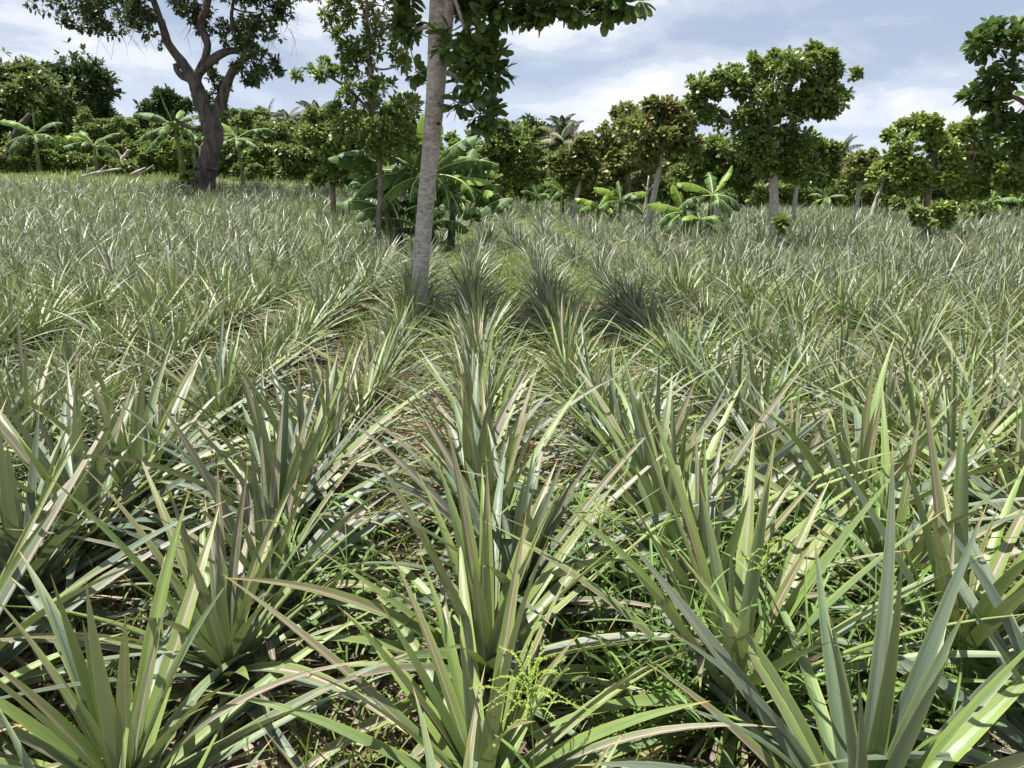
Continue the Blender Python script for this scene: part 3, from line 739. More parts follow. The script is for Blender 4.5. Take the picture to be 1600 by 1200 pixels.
for i in range(60):
    px = rng.choice([rng.uniform(150, 260), rng.uniform(290, 360), rng.uniform(380, 460)]); py = rng.uniform(15, 45)
    a = P(px, py, Y2+rng.uniform(-1, 1)); L = rng.uniform(0.4, 1.2)
    b = a+np.array((rng.normal(0, 0.2), 0, -L*0.5)); c = b+np.array((rng.normal(0, 0.25), 0, -L*0.5))
    hang.append(([a, b, c], [0.008, 0.006, 0.003]))
t2 = tree('old_tree', 'large old tree with thick dark forked trunk and spreading crown at left', 'tree', base_at(320, Y2), [tp, l1, l2, l3, l4, l5, l6, l7, l8], lb, 2100, 7, 0.18, 0.10, MOLD, MBARKD,
          sub=120, droop=0.1, r_end=0.012, lump=0.13, sides=14, nseg=2, spread=0.9, maxn=900, extra=hang)
# stripped bark patch on its foot, hanging bare twigs
g = G()
s = spline([(*P(312, 291, Y2-0.20), 0.12), (*P(315, 278, Y2-0.19), 0.16), (*P(318, 266, Y2-0.17), 0.14)], 5)
tube(g, s[:, :3], s[:, 3]*1.0, 10, 0.12); g.build('stripped_bark', [MRAW], t2, origin=base_at(320, Y2))
# dark bark collar above the stripped patch
g = G(); th = np.linspace(0, 2*PI, 15); cpt = P(322, 262, Y2)
tube(g, np.stack([cpt[0]+0.36*np.cos(th), cpt[1]+0.34*np.sin(th), cpt[2]+0.06*np.sin(3*th)], -1), np.full(15, 0.06), 7, 0.25); g.build('bark_collar', [MBARKD], t2, origin=base_at(320, Y2))

# cashew right of centre
Y3 = 15.4
tp = foot(Y3, [(1210, 345, 15), (1209, 300, 14), (1208, 262, 15), (1206, 235, 13), (1205, 200, 10)])
l1 = path(Y3, [(1206, 240, 9), (1170, 205, 8), (1130, 185, 5), (1105, 165, 3)])
l2 = path(Y3, [(1206, 235, 9), (1240, 190, 8), (1275, 150, 6), (1290, 120, 4)])
l3 = path(Y3, [(1205, 200, 8), (1200, 150, 6), (1195, 110, 4)])
lb = [lob(1108, 142, 44, 22, Y3), lob(1088, 165, 26, 22, Y3), lob(1108, 185, 34, 20, Y3), lob(1165, 140, 45, 38, Y3), lob(1215, 120, 50, 42, Y3), lob(1275, 105, 48, 36, Y3), lob(1308, 120, 34, 18, Y3), lob(1270, 160, 50, 36, Y3), lob(1220, 180, 60, 42, Y3),
      lob(1160, 195, 48, 28, Y3), lob(1190, 235, 44, 30, Y3), lob(1240, 235, 46, 36, Y3), lob(1225, 262, 54, 24, Y3), lob(1185, 262, 36, 24, Y3), lob(1262, 262, 36, 24, Y3), lob(1285, 80, 30, 14, Y3), lob(1125, 118, 34, 8, Y3), lob(1175, 95, 16, 12, Y3), lob(1220, 90, 30, 18, Y3), lob(1300, 165, 26, 22, Y3)]
tree('cashew_tree', 'single straight grey trunk under a broad irregular crown, right of centre', 'tree', base_at(1210, Y3), [tp, l1, l2, l3], lb, 2600, 8, 0.120, 0.064, MCASH, MBARKW, sub=120, light=0.08)

# cashew behind, lower right crown
Y6 = 18.3
tp = foot(Y6, [(1448, 345, 13), (1449, 310, 11), (1453, 285, 11), (1458, 262, 9), (1460, 240, 8)])
l1 = path(Y6, [(1455, 272, 8), (1420, 250, 6), (1400, 240, 4)]); l2 = path(Y6, [(1458, 262, 8), (1500, 240, 6), (1540, 240, 4)])
lb = [lob(1415, 215, 34, 22, Y6), lob(1460, 205, 42, 24, Y6), lob(1510, 215, 44, 24, Y6), lob(1550, 225, 34, 22, Y6), lob(1425, 250, 40, 24, Y6), lob(1470, 245, 44, 26, Y6), lob(1520, 260, 40, 26, Y6), lob(1400, 272, 34, 18, Y6), lob(1560, 262, 36, 26, Y6), lob(1575, 285, 28, 22, Y6), lob(1430, 288, 34, 18, Y6), lob(1550, 295, 40, 18, Y6), lob(1470, 278, 34, 18, Y6), lob(1580, 250, 30, 30, Y6), lob(1500, 290, 34, 16, Y6), lob(1380, 262, 22, 20, Y6), lob(1400, 300, 24, 14, Y6), lob(1530, 190, 20, 12, Y6), lob(1465, 184, 18, 10, Y6)]
tree('cashew_tree', 'bright-leaved rounded cashew with thin dark trunk near the right edge', 'tree', base_at(1448, Y6), [tp, l1, l2], lb, 2400, 7, 0.135, 0.080, MCASH, MBARKB, sub=90, light=0.45)

# near cashew reaching in from the right edge
Y7 = 9.0
tp = [(*base_at(1745, Y7)[:2], -0.05, 0.12)]+path(Y7, [(1742, 420, 24), (1735, 300, 22), (1725, 200, 20), (1720, 120, 16)])
l1 = path(Y7, [(1725, 200, 12), (1650, 190, 9), (1580, 150, 6), (1520, 155, 3)]); l2 = path(Y7, [(1722, 150, 12), (1640, 90, 8), (1560, 60, 5), (1510, 55, 3)])
lb = [lob(1560, 70, 52, 30, Y7, 0, 0.4), lob(1515, 62, 34, 14, Y7, 0, 0.2), lob(1600, 110, 55, 40, Y7, 0, 0.5), lob(1545, 120, 36, 22, Y7, 0, 0.3), lob(1520, 155, 36, 12, Y7, 0, 0.2), lob(1580, 165, 40, 18, Y7, 0, 0.3), lob(1590, 215, 44, 26, Y7, 0, 0.4),
      lob(1570, 195, 26, 14, Y7, 0, 0.3), lob(1620, 230, 30, 24, Y7, 0, 0.4), lob(1700, 120, 110, 90, Y7, 0, 1.2), lob(1690, 240, 90, 40, Y7, 0, 1.0), lob(1800, 160, 110, 90, Y7, 0, 1.2)]
tree('cashew_tree', 'branches of large dark leaves reaching in at the right edge, trunk out of view', 'tree', base_at(1745, Y7), [tp, l1, l2], lb, 900, 8, 0.135, 0.072, MNEAR, MBARKB, sub=90, nseg=4, ncross=2, light=0.10)

# orchard trees in the middle distance: (trunk px, visible foot y, Y, trunk width, lean px, lobes, leaf mat, bark, label)
def mid_tree(name, label, Y, tr, lbs, leafm, barkm, n=600, L=0.17, W=0.10, light=0.05, group='orchard trees behind the pineapple field', tw=True, sub=45, per=7, seg=2, cat='tree', droop=0.0):
    tps = [foot(Y, tr)]
    return tree(name, label, cat, base_at(tr[0][0], Y), tps, [lob(q[0], q[1], q[2]*1.12, q[3]*1.12, Y) if len(q) == 4 else lob(q[0], q[1], q[2], q[3], Y, q[4]) for q in lbs], int(n*1.35), per, L, W, leafm, barkm, sub=sub, light=light, group=group, tw=tw, nseg=seg, r_end=0.008, sides=8, maxn=260, droop=droop)
mid_tree('cashew_tree', 'bent pale spotted trunk under a rusty green crown, between the two small banana clumps', 18.5, [(1017, 330, 10), (1024, 295, 9), (1030, 262, 8), (1034, 225, 7)],
         [(1030, 215, 42, 28), (1062, 230, 28, 24), (1000, 205, 30, 30), (1035, 180, 36, 24), (1025, 160, 16, 10), (1060, 200, 24, 22), (1010, 240, 34, 18)], MRUST, MBARKW, n=650)
mid_tree('cashew_tree', 'large rusty green crown left of the bent spotted trunk', 26.0, [(985, 318, 14), (980, 290, 14), (975, 250, 12)],
         [(975, 210, 40, 36), (940, 235, 36, 34), (915, 262, 28, 30), (970, 260, 44, 30), (960, 195, 26, 20), (1010, 262, 36, 30), (930, 290, 40, 20), (980, 295, 40, 16)], MRUST, MBARKB, n=1000, W=0.12, L=0.19)
mid_tree('cashew_tree', 'dark reddish-topped crown on a pale leaning trunk in the centre distance', 23.0, [(899, 315, 6), (905, 290, 7), (912, 262, 6)],
         [(905, 245, 30, 24), (890, 265, 34, 24), (925, 270, 28, 26), (872, 258, 22, 18), (915, 228, 16, 12), (880, 285, 24, 14)], MRUST, MBARKW, n=560, light=-0.06)
mid_tree('cashew_tree', 'round green crown with thin trunk just right of the big banana clump', 25.0, [(782, 292, 6), (782, 270, 6), (784, 245, 6)],
         [(780, 225, 34, 28), (810, 235, 32, 30), (765, 255, 26, 24), (800, 265, 36, 22), (835, 255, 26, 24), (745, 232, 20, 22), (790, 205, 18, 10)], MCASH, MBARKB, n=850, light=0.03)
mid_tree('cashew_tree', 'green crown behind the left side of the single straight grey trunk tree', 22.0, [(1126, 300, 9), (1131, 285, 8), (1134, 262, 7)],
         [(1130, 240, 40, 24), (1160, 262, 38, 28), (1105, 262, 32, 26), (1180, 245, 26, 22), (1150, 285, 36, 14), (1110, 285, 26, 14)], MCASH, MBARKW, n=750)
mid_tree('cashew_tree', 'slender pale trunk leaning right, just right of the straight grey trunk', 20.5, [(1241, 325, 7), (1244, 300, 7), (1249, 278, 6), (1253, 250, 5)],
         [(1260, 250, 34, 28), (1290, 262, 26, 24), (1240, 240, 30, 24), (1285, 240, 26, 22), (1300, 278, 18, 12), (1225, 270, 26, 10)], MCASH, MBARKW, n=600)
mid_tree('cashew_tree', 'small sparse cashew with pale trunk left of the crossed leaning stems', 28.0, [(1340, 315, 6), (1341, 300, 6), (1343, 280, 5)],
         [(1345, 255, 22, 14), (1335, 270, 24, 14), (1362, 262, 16, 16), (1360, 245, 10, 8)], MRUST, MBARKW, n=330, light=0.1)
mid_tree('cashew_tree', 'dark bushy tree on pale crossed leaning stems left of the bright cashew', 26.0, [(1367, 320, 7), (1374, 300, 6), (1380, 285, 6)],
         [(1390, 270, 30, 20), (1420, 290, 34, 18), (1400, 300, 30, 12)], MCASH, MBARKW, n=420, light=-0.05)
mid_tree('cashew_tree', 'dark tree behind the bright-leaved cashew at right', 28.0, [(1520, 320, 12), (1519, 300, 10), (1518, 280, 9)],
         [(1520, 280, 50, 22), (1470, 290, 36, 18), (1570, 285, 40, 26), (1500, 300, 50, 14), (1590, 300, 40, 22)], MMANGO, MBARKB, n=750, W=0.13)
mid_tree('cashew_tree', 'dense dark bush-like cashew left of the big banana clump', 21.0, [(520, 300, 8), (520, 285, 8), (522, 262, 8)],
         [(520, 245, 34, 26), (545, 222, 36, 26), (505, 215, 30, 24), (530, 272, 36, 18), (512, 190, 26, 16), (555, 262, 26, 24), (560, 195, 26, 18)], MCASH, MBARKB, n=850)
mid_tree('cashew_tree', 'round crown rising behind the banana clump left of the middle trunk', 24.0, [(630, 300, 9), (630, 270, 9), (630, 220, 8)],
         [(630, 180, 36, 26), (655, 200, 30, 30), (610, 220, 40, 30), (650, 235, 36, 26), (700, 235, 34, 30), (730, 262, 30, 24), (690, 265, 30, 22)], MCASH, MBARKB, n=850)

# far belt at the left and behind: (label, mat, Y, trunk px, lobes)
BG = 'trees and bushes of the far belt'
def far(name, label, Y, px, lbs, leafm, n, L, W, light=0.0, bark=MBARKB, sub=40, cat='tree'):
    yb = 262+1.6*FPX/Y-5; top = min(q[1] for q in lbs)
    mid_tree(name, label, Y, [(px, yb-12, M_px(0.28, Y)), (px, (yb+top)/2+15, M_px(0.24, Y)), (px+2, (yb+top)/2-5, M_px(0.2, Y))], lbs, leafm, bark, n=n, L=L, W=W, light=light, group=BG, sub=sub, per=6, cat=cat)
def M_px(m, Y): return m*FPX/Y
far('mango_tree', 'large dark domed mango tree at far left, right of the brownish-green one', 52, 130, [(130, 160, 45, 55), (105, 140, 50, 40), (85, 180, 50, 60), (150, 190, 26, 60), (60, 150, 50, 45), (120, 215, 50, 35)], MMANGO, 2600, 0.42, 0.20, 0.0, sub=60)
far('mango_tree', 'brownish-green leafy tree at the left edge before the dark mango', 46, 20, [(15, 125, 34, 30), (50, 150, 50, 44), (0, 165, 50, 46), (30, 205, 60, 36), (80, 190, 34, 44), (-40, 160, 50, 60)], MBUSH, 2400, 0.36, 0.17, -0.22, sub=60)
far('mango_tree', 'small dark dome tree beyond the bushes left of the old tree', 70, 258, [(258, 165, 32, 22), (240, 180, 26, 20), (280, 180, 24, 20), (258, 195, 34, 20)], MMANGO, 1100, 0.5, 0.25, -0.05)
far('mango_tree', 'dark round dome tree in the centre distance beside a coconut palm', 62, 838, [(835, 208, 26, 24), (818, 222, 26, 26), (858, 225, 28, 26), (840, 245, 44, 26), (880, 240, 22, 20)], MMANGO, 1300, 0.46, 0.22, 0.06)
left_b = [(150, 215, 38, 30, 41, MBUSH, 'olive bushy tree below the dark mango dome'), (205, 222, 36, 30, 43, MBUSH, 'pale olive bush between dark mango and small dome'), (185, 248, 46, 24, 38, MBUSH, 'low green bush behind the forked white stump'),
          (262, 215, 44, 26, 42, MBUSH, 'yellow-green tree under the small dark dome'), (250, 248, 40, 24, 37, MCASH, 'dark green bush left of the old tree foot'), (100, 240, 40, 26, 42, MCASH, 'dark bush behind the left banana plants'),
          (40, 240, 46, 26, 40, MCASH, 'dark undergrowth bush at the left edge'), (390, 205, 46, 28, 40, MBUSH, 'rounded yellow-green tree right of the old tree trunk'), (365, 240, 40, 28, 36, MBUSH, 'green bush behind the arching banana leaf'),
          (430, 225, 44, 30, 38, MBUSH, 'olive bush with palms rising behind it'), (420, 258, 50, 20, 34, MCASH, 'low dark green bush right of the old tree'), (475, 215, 36, 26, 40, MBUSH, 'olive tree before the two far palms'),
          (470, 250, 40, 24, 33, MBUSH, 'broad low bush left of the dense dark cashew'), (310, 235, 40, 30, 44, MBUSH, 'bush directly behind the old tree trunk'), (345, 195, 34, 20, 48, MBUSH, 'light bush top between the old tree limbs'),
          (1320, 285, 40, 16, 42, MBUSH, 'low bush under the far right coconut palm'), (1200, 285, 50, 20, 36, MBUSH, 'dark bush behind the straight grey trunk'), (1280, 290, 40, 16, 38, MCASH, 'bush behind the slender pale leaning trunk'),
          (860, 285, 46, 18, 40, MCASH, 'green thicket before the centre coconut palm'), (1080, 285, 50, 22, 38, MBUSH, 'thicket behind the right banana clump'), (1450, 300, 60, 14, 40, MMANGO, 'dark low thicket behind the bright cashew trunk'),
          (960, 285, 60, 22, 42, MMANGO, 'dark thicket behind the large rusty crown'), (730, 275, 50, 22, 36, MBUSH, 'bush behind the right leaves of the big banana clump'), (1580, 315, 50, 14, 36, MBUSH, 'low bush at the right edge below the bright cashew')]
right_b = [(745, 262, 34, 26, 40, MBUSH, 'bush seen between the big banana clump and the round green crown'), (820, 285, 34, 18, 33, MCASH, 'low leafy bush under the round green crown'), (905, 292, 40, 16, 31, MBUSH, 'low bush behind the pale leaning trunk'),
           (1010, 292, 44, 18, 30, MCASH, 'bush filling the gap behind the bent spotted trunk'), (1060, 255, 36, 28, 45, MBUSH, 'tall bush between rusty crown and straight trunk tree'), (1150, 300, 36, 13, 30, MBUSH, 'low bush right of the right banana clump'),
           (1235, 300, 34, 13, 32, MCASH, 'low bush between the straight and slender trunks'), (1330, 302, 40, 13, 34, MBUSH, 'low bush below the small sparse cashew'), (1380, 300, 34, 14, 36, MCASH, 'bush right of the small sparse cashew'),
           (1505, 312, 40, 13, 32, MCASH, 'low bush right of the thin dark trunk'), (1560, 305, 44, 16, 38, MBUSH, 'bush behind the banana plant at the right edge')]
left_b += [(10, 262, 40, 16, 38, MBUSH, 'lowest bush at the left edge behind grass'), (125, 262, 40, 14, 40, MBUSH, 'low bush behind the bright banana plant'), (230, 262, 44, 14, 40, MCASH, 'low bush between forked stump and old tree'), (360, 272, 40, 12, 38, MBUSH, 'low bush just right of the old tree foot'), (560, 270, 40, 20, 33, MBUSH, 'bush behind the left leaves of the big banana clump')]
for (cx, cy, rx, ry, Y, mt, lab) in left_b+right_b:
    lbs = [(cx, cy, rx*0.6, ry*0.7)]
    for q in range(9):
        a = q*2.4+rng.random(); rr_ = rng.uniform(0.45, 0.95); k = rng.uniform(0.28, 0.5)
        lbs.append((cx+math.cos(a)*rx*rr_, cy+math.sin(a)*ry*rr_, rx*k, ry*k*1.1))
    lbs += [(cx-rx*0.5, cy+ry*1.2, rx*0.55, ry*0.4), (cx+rx*0.5, cy+ry*1.2, rx*0.55, ry*0.4), (cx, cy+ry*1.5, rx*0.55, ry*0.3)]
    far('bush', lab, Y, cx, lbs, mt, 1600, 0.20, 0.10, rng.uniform(0.05, 0.30), sub=70, cat='bush')

# far woodland closing the view behind everything
g = G()
n = 34000
ang = rng.uniform(-0.75, 0.78, n); Yf = rng.uniform(78, 95, n); x = np.tan(ang)*Yf
top = 3.0+1.2*np.sin(x*0.13)+0.9*np.sin(x*0.31+2)+0.5*np.sin(x*0.9)
z = rng.random(n)**0.8*np.maximum(top, 1.2)
clusters(g, np.stack([x, Yf, z], -1), np.tile(np.array((0, -0.5, 0.7)), (n, 1)), 2, 0.75, 0.42, 0, 2, 1, 0.9)
o = g.build('distant_woodland', [MBUSH]); tag(o, 'low dark green woodland far behind the orchard', 'woodland', None, 'stuff')

# ------------------------------------------------------------------ banana plants
def banana_leaf(parent, org, base, az, el, L, W, bend, mat, tear=0.5, side=0.0, petiole=0.14, pend=1.5, fold=0.25, lit=0.0):
    nt = 26
    t = np.linspace(0, 1, nt)
    E = el+bend*t**pend; A = az+side*t
    D = np.stack([np.cos(E)*np.cos(A), np.cos(E)*np.sin(A), np.sin(E)], -1)
    pos = base+np.concatenate([np.zeros((1, 3)), np.cumsum((D[1:]+D[:-1])*0.5*L/(nt-1), 0)])
    S = np.stack([-np.sin(A), np.cos(A), 0*A], -1); Nn = np.cross(D, S)
    Nn = norm(Nn+S*rng.normal(0, 0.25)+np.cross(D, np.cross(np.array((-0.35, -0.75, 0.3)), D))*0.75); S = np.cross(Nn, D); W = W*1.2
    g = G()
    tube(g, pos, np.linspace(0.018, 0.004, nt)*W/0.4, 5, mi=1)
    tt = (t-petiole)/(1-petiole)
    w = np.where(tt > 0, W*0.5*np.clip(np.sin(PI*np.clip(tt*0.93+0.05, 0, 1)), 0.0, 1)**0.55, 0)
    cr_ = rng.random(3)
    for sg in (-1, 1):
        i = int(np.argmax(tt > 0)); 
        while i < nt-1:
            j = min(nt-1, i+(rng.integers(1, 3) if rng.random() < tear else rng.integers(2, 8)))
            dr = rng.uniform(0.0, 1.1)*tear+fold*rng.uniform(0.4, 1.8)
            sw = rng.normal(0.35, 0.12)
            ks = np.arange(i, j+1); m = len(ks); u = np.linspace(0, 1, 4)
            ww = w[ks][:, None]
            dd = dr*(0.5+u[None]*0.9)
            off = (S[ks][:, None]*sg*np.cos(dd)[..., None]-Nn[ks][:, None]*(np.sin(dd)-0.10*np.sin(PI*u)[None])[..., None]+D[ks][:, None]*sw*u[None, :, None])*(ww*u[None])[..., None]
            pin = (np.linspace(0.04, -0.04, m)*tear)[:, None, None]*D[ks][:, None]*u[None, :, None]*L*0.3
            X = pos[ks][:, None]+off+pin
            ii = np.arange(m-1)[:, None]*4+np.arange(3)[None]
            F = np.stack([ii, ii+4, ii+5, ii+1] if sg > 0 else [ii, ii+1, ii+5, ii+4], -1).reshape(-1, 4)
            st = np.zeros((m, 4, 3)); st[..., 0] = u*sg; st[..., 1] = t[ks][:, None]
            rr = np.clip(cr_*0.8+rng.random(3)*0.2+lit, 0, 1)
            g.add(X.reshape(-1, 3), F, st.reshape(-1, 3), np.tile(rr, (m*4, 1)))
            i = j
    o = g.build('leaf', [mat, MRIB], parent, origin=org)
    return o
def banana(label, base, stems, leaves, group='banana plants', name='banana_plant'):
    """stems: (dx, dy, height, radius, lean); leaves: (stem, az deg, el deg, L, W, bend, kind, tear)"""
    root = empty(name, base, label, 'banana plant', group)
    if base[1] > 28: leaves = [(a, b, c, d*0.85, e*0.9, f, g_, h) for (a, b, c, d, e, f, g_, h) in leaves]; stems = [(a, b, c*0.92, d, e) for (a, b, c, d, e) in stems]
    tops = []
    for (dx, dy, h, r, ln) in stems:
        b = base+np.array((dx, dy, -0.05)); tpt = b+np.array((ln, 0, h+0.05))
        g = G(); s = spline([(*b, r*1.25), (*(b*0.5+tpt*0.5), r), (*tpt, r*0.55)], 5)
        tube(g, s[:, :3], s[:, 3], 9, 0.05); g.build('pseudostem', [MPSEUDO], root, origin=base); tops.append(tpt)
    if base[1] > 28: leaves = [(a, b, c, d, e, f, 'g' if g_ == 'y' and q else ('d' if g_ == 'g' else g_), max(h, 0.5)) for q, (a, b, c, d, e, f, g_, h) in enumerate(leaves)]
    if len(leaves) < 20:
        for k in range(len(stems)):
            for q in range(5): leaves = leaves+[(k, rng.uniform(0, 360), rng.uniform(-15, 70), leaves[0][3]*rng.uniform(0.5, 0.9), leaves[0][4]*rng.uniform(0.7, 0.95), -rng.uniform(0.8, 1.8), rng.choice(['d', 'g']), rng.uniform(0.5, 0.95))]
    for (k, az, el, L, W, bd, kind, tear) in leaves:
        banana_leaf(root, base, tops[k]+np.array((0, 0, -0.06)), rad(az), rad(el), L, W, bd, MBANY if kind == 'y' else MBAN, tear, rng.normal(0, 0.15), lit=0.1 if kind == 'y' else (-0.12 if kind == 'd' else 0.14))
    return root
YB = 14.8
bb = base_at(672, YB)
LV = [(0, 172, 12, 1.55, 0.42, -0.55, 'd', 0.15), (0, 185, 35, 1.75, 0.42, -1.0, 'd', 0.2), (0, 200, 12, 1.5, 0.38, -1.2, 'g', 0.3), (0, 215, -5, 1.2, 0.36, -1.1, 'g', 0.3), (0, 250, 5, 1.0, 0.34, -1.6, 'g', 0.7),
      (0, 110, 82, 1.15, 0.34, -0.15, 'y', 0.1), (0, 20, 84, 1.2, 0.30, -0.3, 'y', 0.1), (0, 150, 55, 1.3, 0.40, -0.9, 'g', 0.3), (0, 5, 30, 1.45, 0.42, -0.9, 'g', 0.85), (0, 350, 2, 1.25, 0.34, -0.25, 'y', 0.1),
      (0, 335, 10, 1.25, 0.36, -1.5, 'g', 0.9), (0, 300, 5, 1.2, 0.34, -1.7, 'g', 0.9), (0, 320, -15, 1.2, 0.34, -1.0, 'g', 0.9), (0, 40, 40, 1.2, 0.38, -1.0, 'g', 0.6), (0, 80, 45, 1.1, 0.4, -1.0, 'd', 0.4),
      (1, 180, 40, 1.1, 0.36, -1.1, 'g', 0.3), (1, 205, 5, 1.0, 0.34, -1.1, 'd', 0.4), (1, 140, 70, 0.9, 0.32, -0.6, 'd', 0.2), (1, 265, 10, 0.9, 0.34, -1.4, 'g', 0.4), (1, 100, 60, 1.0, 0.36, -0.7, 'd', 0.2), (1, 160, 0, 1.1, 0.36, -0.9, 'd', 0.3),
      (0, 170, 62, 1.5, 0.42, -0.7, 'g', 0.2), (0, 60, 78, 1.2, 0.38, -0.3, 'y', 0.1), (1, 150, 72, 1.2, 0.40, -0.5, 'y', 0.2), (0, 355, 55, 1.3, 0.40, -0.8, 'g', 0.4), (2, 0, 60, 1.1, 0.36, -1.1, 'g', 0.5), (2, 340, 20, 1.0, 0.34, -1.3, 'g', 0.8), (2, 60, 60, 1.2, 0.34, -0.5, 'g', 0.2), (2, 15, 5, 1.1, 0.34, -1.0, 'd', 0.8), (2, 285, 0, 0.9, 0.32, -1.3, 'd', 0.8),
      (3, 200, 80, 0.9, 0.30, -0.4, 'g', 0.2), (3, 170, 30, 1.0, 0.34, -1.1, 'd', 0.4), (3, 230, 20, 0.8, 0.32, -1.4, 'g', 0.5), (3, 120, 20, 0.9, 0.32, -1.2, 'd', 0.4)]
clump = banana('large banana clump with broad green leaves behind the middle trunk', bb, [(0, 0, 1.5, 0.085, -0.05), (-0.6, 0.25, 1.55, 0.07, -0.15), (0.38, 0.2, 1.15, 0.07, 0.1), (-0.75, -0.1, 0.85, 0.06, -0.08)], LV)
for q in range(38):
    banana_leaf(clump, bb, bb+np.array((rng.uniform(-1.1, 0.9), rng.uniform(-0.4, 0.5), rng.uniform(0.25, 1.35))), rng.uniform(0, 6.28), rng.uniform(0.1, 1.3), rng.uniform(0.7, 1.25), 0.38, -rng.uniform(0.7, 1.7), MBAN, rng.uniform(0.2, 0.9), 0.1, lit=rng.uniform(-0.2, 0.2))
# yellowing crumpled leaf among the upright ones
banana_leaf(clump, bb, bb+np.array((-0.02, -0.05, 1.6)), rad(150), rad(70), 0.75, 0.28, -1.6, MBANY, 0.9, 0.2, lit=0.2)
def auto_leaves(n, L, W, spread=1, yfirst=True):
    o = []
    for i in range(n):
        f = i/n; o.append((0, i*137.5+rng.uniform(-20, 20), 82-75*f+rng.uniform(-8, 8), L*rng.uniform(0.8, 1.1), W*rng.uniform(0.85, 1.1), -(0.3+1.3*f)*rng.uniform(0.7, 1.2), 'y' if (i < 2 and yfirst) else 'g', rng.uniform(0.2, 0.8)))
    return o
Y = 36; banana('bright banana plant with arching pale leaf behind the white fallen branches', base_at(158, Y), [(0, 0, 1.5, 0.075, 0)], [(0, 178, 40, 1.6, 0.42, -1.0, 'y', 0.3), (0, 165, 62, 1.2, 0.5, -0.9, 'y', 0.1), (0, 5, 45, 1.6, 0.34, -0.8, 'g', 0.4), (0, 200, 15, 1.5, 0.4, -0.8, 'g', 0.7), (0, 20, 10, 1.2, 0.4, -1.0, 'g', 0.6), (0, 260, 30, 1.2, 0.4, -1.4, 'g', 0.5)])
Y = 38; banana('dull green banana plant with thin upright spear at far left', base_at(68, Y), [(0, 0, 2.0, 0.085, 0.05)], [(0, 170, 45, 2.2, 0.55, -1.1, 'g', 0.4), (0, 10, 50, 1.8, 0.45, -1.1, 'g', 0.6), (0, 195, 0, 1.7, 0.45, -0.9, 'g', 0.7), (0, 90, 85, 1.6, 0.12, 0.05, 'g', 0.0), (0, 300, 10, 1.4, 0.4, -1.2, 'g', 0.6), (0, 215, -15, 1.7, 0.4, -0.8, 'g', 0.7)])
Y = 38; banana('banana plant cut by the left edge of the photo', base_at(-10, Y), [(0, 0, 1.7, 0.08, 0.0)], auto_leaves(8, 1.9, 0.45))
Y = 31; banana('tall banana plant with torn hanging leaves left of the old tree trunk', base_at(292, Y), [(0, 0, 2.4, 0.085, -0.15), (0.4, 0.2, 2.0, 0.075, 0)], [(0, 178, 35, 2.0, 0.5, -0.9, 'g', 0.4), (0, 178, 68, 1.5, 0.12, 0.1, 'y', 0.0), (0, 190, -5, 2.0, 0.42, -0.8, 'g', 0.9), (0, 205, -30, 1.8, 0.42, -0.5, 'g', 0.9), (0, 10, 50, 1.5, 0.45, -1.4, 'g', 0.7), (0, 330, 10, 1.5, 0.4, -1.5, 'g', 0.8), (0, 260, 10, 1.5, 0.45, -1.5, 'g', 0.7), (1, 20, 60, 1.4, 0.4, -1.0, 'g', 0.5), (1, 170, 50, 1.4, 0.4, -1.2, 'g', 0.8), (1, 300, 20, 1.3, 0.4, -1.3, 'g', 0.6)])
Y = 30; banana('banana plant with slim pale stem and arching leaves right of the old tree', base_at(384, Y), [(0, 0, 2.0, 0.065, -0.12)], [(0, 170, 60, 1.6, 0.40, -1.7, 'y', 0.3), (0, 5, 35, 1.9, 0.36, -1.2, 'g', 0.5), (0, 100, 80, 0.6, 0.2, 0, 'y', 0.1), (0, 190, 10, 1.5, 0.4, -1.3, 'g', 0.7), (0, 210, -10, 1.4, 0.4, -1.0, 'g', 0.7), (0, 340, -5, 1.4, 0.36, -0.9, 'g', 0.7), (0, 280, 0, 1.0, 0.36, -1.2, 'g', 0.6)])
Y = 17.5; banana('medium banana plant with a broad yellow-green leaf left of the straight grey trunk', base_at(1105, Y), [(0, 0, 1.15, 0.08, 0.05), (-0.45, 0.1, 0.75, 0.06, -0.1), (-0.25, -0.2, 0.6, 0.05, 0)],
    [(0, 30, 50, 0.85, 0.18, 0.1, 'y', 0.3), (0, 170, 35, 0.9, 0.34, -0.8, 'y', 0.2), (0, 185, 0, 0.9, 0.34, -0.9, 'g', 0.7), (0, 350, 5, 0.8, 0.34, -1.4, 'd', 0.6), (0, 330, -20, 0.7, 0.3, -1.2, 'g', 0.6), (0, 270, 10, 0.7, 0.3, -1.5, 'g', 0.6), (0, 90, 60, 0.8, 0.3, -0.8, 'g', 0.3),
     (1, 175, 25, 0.9, 0.32, -0.6, 'y', 0.3), (1, 150, 70, 0.7, 0.28, -0.4, 'y', 0.2), (1, 200, 5, 0.8, 0.3, -1.1, 'g', 0.6), (1, 50, 45, 0.7, 0.3, -1.0, 'g', 0.4), (1, 220, -10, 0.8, 0.28, -0.8, 'd', 0.5), (2, 120, 60, 0.6, 0.26, -0.8, 'g', 0.3), (2, 210, 30, 0.6, 0.26, -1.2, 'y', 0.3), (2, 330, 30, 0.6, 0.26, -1.2, 'g', 0.5)])
